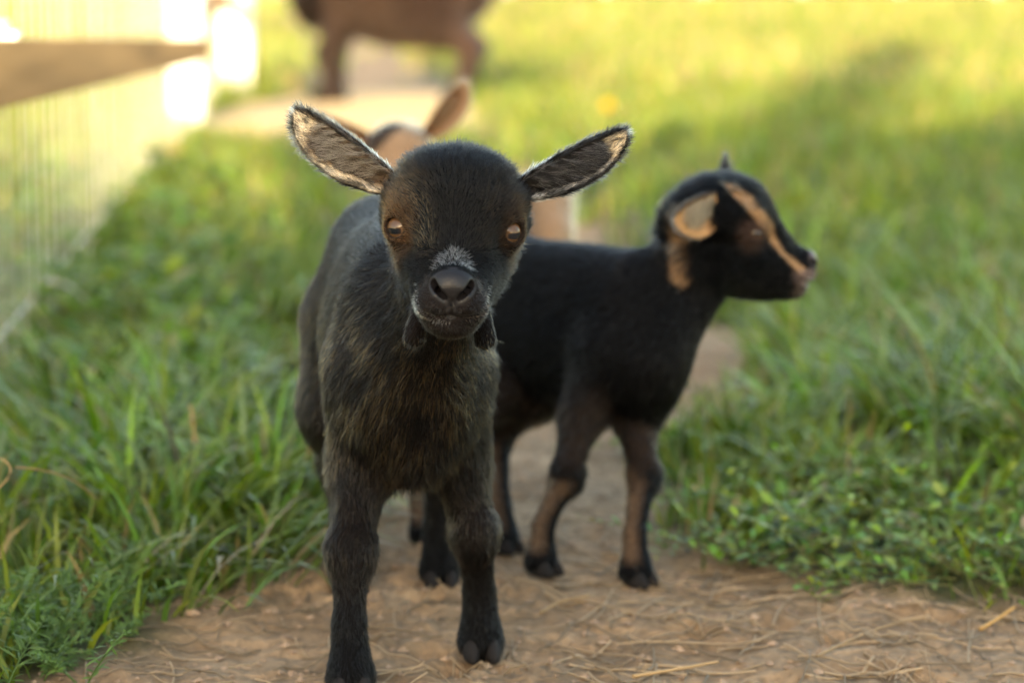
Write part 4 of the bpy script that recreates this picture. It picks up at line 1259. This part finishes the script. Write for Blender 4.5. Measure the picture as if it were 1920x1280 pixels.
tag(weeds.build('weed_cover', MAT['leaf']), 'low leafy weeds sprawling at the edges of the path', 'weeds', kind='stuff')

# feathery yarrow in the lower left corner
ya = Batch()
r = np.random.default_rng(99)
yo = (-0.262, 1.335, 0.0)
fr_paths, fr_r, fr_c = [], [], []
for k in range(120):
    bx, by = yo[0] + r.normal(-0.03, 0.040), yo[1] + r.normal(0.03, 0.050)
    if bx > -0.222 - (by - 1.33) * 0.05: bx -= 0.06
    az = r.uniform(0, 2 * math.pi); L = r.uniform(0.035, 0.075); el = r.uniform(0.35, 1.25)
    t = np.linspace(0, 1, 7)
    d = np.array([math.cos(az) * math.cos(el), math.sin(az) * math.cos(el), math.sin(el)])
    p = np.array([bx, by, 0.0]) + d * L * t[:, None] - np.array([0, 0, 1]) * (L * 0.25 * t ** 2)[:, None]
    col = np.array([0.10, 0.175, 0.045]) * r.uniform(0.7, 1.3)
    fr_paths.append(p); fr_r.append(np.linspace(0.0006, 0.0002, 7)); fr_c.append(col)
    sd = np.array([-math.sin(az), math.cos(az), 0.0])
    m = 26; tt = np.repeat(np.linspace(0.18, 0.98, m // 2), 2); sg = np.where(np.arange(m) % 2, 1, -1)
    pp = np.stack([np.interp(tt, t, p[:, j]) for j in range(3)], -1)
    ll = L * 0.20 * np.sin(tt * math.pi * 0.85 + 0.25)
    for rep in range(2):
        ld = sd * sg[:, None] + d * 0.5 + r.normal(0, 0.35, (m, 3))
        ya.add(*leaves(pp, ld, np.tile([0, 0, 1.0], (m, 1)) + r.normal(0, 0.5, (m, 3)), ll * r.uniform(0.6, 1.1, m), np.full(m, 0.0013), np.tile(col * r.uniform(0.85, 1.2), (m, 1))))
ya.add(*tubes(np.array(fr_paths), np.array(fr_r), np.array(fr_c)))
yr = empty('yarrow_plant', yo)
tag(yr, 'feathery green yarrow clump in the lower left corner', 'plant')
yf = ya.build('foliage', MAT['leaf'], yr); yf.location = (-yo[0], -yo[1], 0)

# dry straw and litter on the earth
straw = Batch()
def straw_set(n, xr, yr_, L, rad, seed, onlydirt=True):
    r = np.random.default_rng(seed)
    x = r.uniform(*xr, n); y = r.uniform(*yr_, n)
    if onlydirt:
        k = dirt_amount(x, y) > r.uniform(0.15, 0.6, n)
        x, y = x[k], y[k]; n = len(x)
    az = r.uniform(0, math.pi, n); LL = r.uniform(*L, n)
    t = np.linspace(-0.5, 0.5, 6)
    bend = r.normal(0, 0.07, n)
    px = x[:, None] + LL[:, None] * (np.cos(az)[:, None] * t - np.sin(az)[:, None] * bend[:, None] * t * t * 2)
    py = y[:, None] + LL[:, None] * (np.sin(az)[:, None] * t + np.cos(az)[:, None] * bend[:, None] * t * t * 2)
    pz = ground_z(px, py) + r.uniform(0.0005, 0.004, n)[:, None] + np.abs(t) * r.uniform(0, 0.08, n)[:, None] * LL[:, None]
    c = np.array([0.36, 0.26, 0.16]) * r.uniform(0.35, 1.15, (n, 1)) * np.array([1, 1, 1])
    straw.add(*tubes(np.stack([px, py, pz], -1), np.repeat(r.uniform(*rad, n)[:, None] * 0.8, 6, 1), c, 4))
straw_set(1600, (-0.35, 0.55), (1.15, 2.2), (0.008, 0.045), (0.00025, 0.0007), 61)
straw_set(230, (0.0, 0.45), (1.25, 1.62), (0.03, 0.085), (0.0005, 0.0012), 62)
straw_set(70, (-0.25, 0.2), (1.25, 1.5), (0.03, 0.07), (0.0005, 0.0010), 63)
straw_set(300, (-0.5, 0.5), (2.2, 5.0), (0.02, 0.07), (0.0006, 0.0013), 64)
tag(straw.build('straw_litter', MAT['straw']), 'dry straw bits littering the bare earth path', 'straw', kind='stuff')

# crumbs of earth and small stones
r = np.random.default_rng(65)
n = 5200
x = r.uniform(-0.32, 0.6, n); y = r.uniform(1.2, 2.5, n)
k = dirt_amount(x, y) > 0.4; x, y = x[k], y[k]; n = len(x)
oc = np.array([[1, 0, 0], [0, 1, 0], [-1, 0, 0], [0, -1, 0], [0, 0, 1], [0, 0, -1]], float)
of = np.array([[0, 1, 4], [1, 2, 4], [2, 3, 4], [3, 0, 4], [1, 0, 5], [2, 1, 5], [3, 2, 5], [0, 3, 5]])
sz = r.uniform(0.0007, 0.0030, n) * np.where(r.random(n) < 0.006, 1.7, 1)
V = oc[None] * (sz[:, None, None] * r.uniform(0.6, 1.4, (n, 6, 1)) * np.array([1.2, 1, 0.7]))
V = V + np.stack([x, y, ground_z(x, y) + sz * 0.25], -1)[:, None, :]
cr = mesh_np('earth_crumbs', V.reshape(-1, 3), tris=(of[None] + (np.arange(n) * 6)[:, None, None]).reshape(-1, 3), mat=plain('clods', (0.26, 0.175, 0.115), 0.9, 0.45, 60), smooth=False)
tag(link('earth_crumbs', cr), 'small crumbs of earth and grit on the path', 'grit', kind='stuff')

# single dry stems one can point at
def stem(label, pts, rad, col, seed):
    pts = np.array(pts, float)
    t = np.linspace(0, 1, len(pts)); tt = np.linspace(0, 1, 14)
    p = np.stack([np.interp(tt, t, pts[:, j]) for j in range(3)], -1)
    p = np.stack([np.convolve(np.pad(p[:, j], 2, mode='edge'), np.ones(5) / 5, 'valid') for j in range(3)], -1)
    b_ = Batch(); b_.add(*tubes(p[None], np.linspace(rad, rad * 0.6, 14)[None], np.array([col]), 6))
    o = b_.build('dry_stem', MAT['straw'], None, tuple(pts[0]))
    tag(o, label, 'dry stem', 'dry stems beside and on the path')
STR = np.array([0.42, 0.27, 0.13])
g0 = lambda px, py: at(px, py, CAM_H * F_PX / (py + 36.0) * 1.0)
def G(px, py, z=0.003):
    c, s = math.cos(R(PITCH)), math.sin(R(PITCH))
    d = np.array([(px - 960) / F_PX, c + (640 - py) / F_PX * s, (640 - py) / F_PX * c - s])
    k = (z - CAM_H) / d[2]
    return np.array([0, 0, CAM_H]) + d * k
stem('upright orange dry stem beside the front kid\'s leg', [G(560, 890, 0.01), at(580, 850, 1.70), at(597, 785, 1.70)], 0.0016, STR * [1.1, 0.9, 0.8], 1)
stem('short pale dry stem standing in the left grass', [at(366, 835, 1.72), at(362, 790, 1.72), at(356, 755, 1.72)], 0.0015, STR, 2)
stem('bent dry stem arching through the left tufts', [at(20, 875, 1.42), at(90, 880, 1.44), at(150, 905, 1.46), at(185, 940, 1.48)], 0.0007, STR * 0.8, 3)
stem('looped dry stem at the left edge of the picture', [at(-15, 925, 1.40), at(15, 900, 1.40), at(24, 870, 1.40), at(-12, 853, 1.40)], 0.0006, STR * 1.1, 4)
stem('long curved straw lying on the earth below the knotweed', [G(1520, 1235), G(1600, 1195), G(1680, 1165), G(1745, 1155)], 0.0009, STR * 0.8, 5)
stem('pale straw lying flat at the bottom edge of the path', [G(1180, 1268), G(1260, 1255), G(1355, 1238)], 0.0012, STR * 1.0, 6)
stem('short yellow straw pointing up at the right edge', [G(1835, 1180), G(1870, 1160, 0.006), G(1905, 1135, 0.012)], 0.0013, STR * [1.1, 1, 0.7], 7)
stem('curved grey straw under the side-on kid', [G(1010, 1150), G(1050, 1125), G(1110, 1115)], 0.0011, STR * 0.8, 8)
stem('thin dry straw leaning from the yarrow', [at(178, 1282, 1.33), at(160, 1235, 1.335), at(150, 1215, 1.33)], 0.0007, STR * 1.3, 9)

# dandelion in the meadow
dl = at(1140, 205, 5.6)
dr = empty('dandelion', (dl[0], dl[1], 0))
tag(dr, 'single yellow dandelion flower out in the meadow', 'flower')
b_ = Batch()
b_.add(*tubes(np.array([[[0, 0, 0], [0.003, 0, dl[2] * 0.5], [0, 0, dl[2]]]]), np.array([[0.002, 0.0018, 0.0016]]), np.array([[0.12, 0.2, 0.05]]), 6))
b_.build('stem', MAT['leaf'], dr)
b_ = Batch()
r = np.random.default_rng(3); n = 160
az = r.uniform(0, 2 * math.pi, n); el = r.uniform(-0.1, 1.4, n)
d = np.stack([np.cos(az) * np.cos(el), np.sin(az) * np.cos(el), np.sin(el)], -1)
b_.add(*leaves(np.tile([0, 0, dl[2]], (n, 1)), d, np.tile([0.01, 0, 1.0], (n, 1)), r.uniform(0.018, 0.024, n), np.full(n, 0.005), np.tile([0.75, 0.52, 0.01], (n, 1))))
b_.build('flower_head', MAT['leaf'], dr)

# ------------------------------------------------------------------ wire fence on the left
A0 = np.array([-0.455, 2.05]); A1 = np.array([-0.80, 6.05])
fd_ = (A1 - A0); flen = np.linalg.norm(fd_); fdir = fd_ / flen
fence = empty('wire_fence', (A0[0], A0[1], 0))
tag(fence, 'wire mesh fence with timber rail and white posts along the left side', 'fence')
loc3 = lambda s, z, off=0.0: Vector((fdir[0] * s + fdir[1] * off, fdir[1] * s - fdir[0] * off, z))
START = -0.75
wv, wq, _, _ = tubes(np.array([[[0, 0, -0.02], [0, 0, 0.45], [0, 0, 0.95]]]), np.full((1, 3), 0.0010), np.ones((1, 3)), 6)
wme = mesh_np('wire', wv, quads=wq, mat=MAT['wire'])
sarr = np.arange(START, flen + 3.5, 0.09)
rw = np.random.default_rng(5)
for s in sarr:
    o = link('wire', wme, fence); o.location = loc3(s, 0); o.rotation_euler = (rw.normal(0, 0.006), rw.normal(0, 0.006), 0)
hx = loc3(START, 0); hy = loc3(flen + 3.5, 0)
for z in (0.06, 0.30, 0.55, 0.80, 0.94):
    v, q, _, _ = tubes(np.array([[list(hx), list((hx + hy) / 2), list(hy)]]) + np.array([0, 0, z]), np.full((1, 3), 0.0010), np.ones((1, 3)), 6)
    link('wire', mesh_np('wire', v, quads=q, mat=MAT['wire']), fence)
# loose curls along the foot of the mesh
for k, s in enumerate((0.45,)):
    t = np.linspace(0, 1, 22); an = t * (4.5 + k * 0.4)
    p = np.stack([np.cos(an) * 0.035 * (1 - 0.3 * t) + 0.02, np.sin(an) * 0.02, 0.03 + np.sin(an * 0.9) * 0.03 + t * 0.02], -1) + np.array(loc3(s, 0))
    v, q, _, _ = tubes(p[None], np.full((1, 22), 0.0011), np.ones((1, 3)), 6)
    link('loose_wire', mesh_np('loose_wire', v, quads=q, mat=MAT['wire']), fence)
# timber rail, dipping slightly towards its far end, on the paddock side of the mesh
def beam(name, a, b, w, h_, mat, parent, bevel=0.004):
    a, b = Vector(a), Vector(b); d = b - a
    bm = bmesh.new(); bmesh.ops.create_cube(bm, size=1.0, matrix=Matrix.Diagonal((w, d.length, h_, 1)))
    o = bm_obj(name, bm, mat, parent, bevel)
    q = d.to_track_quat('Y', 'Z')
    o.matrix_local = Matrix.Translation((a + b) / 2) @ q.to_matrix().to_4x4()
    return o
ra_, rb_ = at(0, 135, 2.16), at(383, 92, 6.05)
ext = (ra_ - rb_) / np.linalg.norm(ra_ - rb_)
base_f = np.array([A0[0], A0[1], 0])
beam('rail', ra_ + ext * 0.8 - base_f, rb_ - base_f, 0.034, 0.058, MAT['wood'], fence)
def post(s, off, wid, top, mat, name='post'):
    bm = bmesh.new(); box_bm(bm, (0, 0, top / 2 - 0.15), (wid, wid, top + 0.3))
    o = bm_obj(name, bm, mat, fence, 0.006)
    o.location = loc3(s, 0, off); o.rotation_euler = (0, 0, math.atan2(fdir[1], fdir[0]))
    return o
p1 = G(352, 232, 0); p2 = G(445, 168, 0)
for pp, wd in ((p1, 0.085), (p2, 0.105)):
    bm = bmesh.new(); box_bm(bm, (0, 0, 0.45), (wd, wd, 1.5))
    o = bm_obj('post', bm, MAT['white_post'], fence, 0.006); o.location = (pp[0] - A0[0], pp[1] - A0[1], 0)
    bm = bmesh.new(); box_bm(bm, (0, 0, 1.21), (wd + 0.02, wd + 0.02, 0.02))
    co = bm_obj('post_cap', bm, MAT['white_post'], o, 0.004)
post(-0.7, -0.05, 0.08, 1.1, MAT['wood'])
beam('rail', np.array([p1[0], p1[1] - 0.06, 0.30]) - base_f, np.array([p2[0] - 0.02, p2[1] - 0.07, 0.315]) - base_f, 0.03, 0.06, MAT['wood'], fence)
# bracket on the rail
bk = at(4, 62, 2.16) - base_f
bm = bmesh.new(); box_bm(bm, bk + np.array([0, 0, -0.002]), (0.03, 0.02, 0.006)); bmesh.ops.create_cone(bm, cap_ends=True, segments=10, radius1=0.007, radius2=0.006, depth=0.012, matrix=Matrix.Translation(Vector(bk + np.array([0, 0, 0.005]))))
bm_obj('bracket', bm, MAT['steel'], fence)

# far paddock fence across the top of the field
pf = empty('paddock_fence', (6, 60, 0))
tag(pf, 'pale post and rail fence far across the field', 'fence')
pme = None
for k in range(12):
    bm = bmesh.new(); box_bm(bm, (0, 0, 0.5), (0.14, 0.14, 1.4))
    if pme is None:
        o = bm_obj('post', bm, MAT['white_post'], pf, 0.01); pme = o.data
    else:
        bm.free(); o = link('post', pme, pf)
    o.location = (-8.5 + k * 2.4, 0, 0)
for z in (0.5, 0.95):
    beam('rail', (-9, -0.08, z), (19, -0.08, z), 0.04, 0.14, MAT['white_post'], pf)
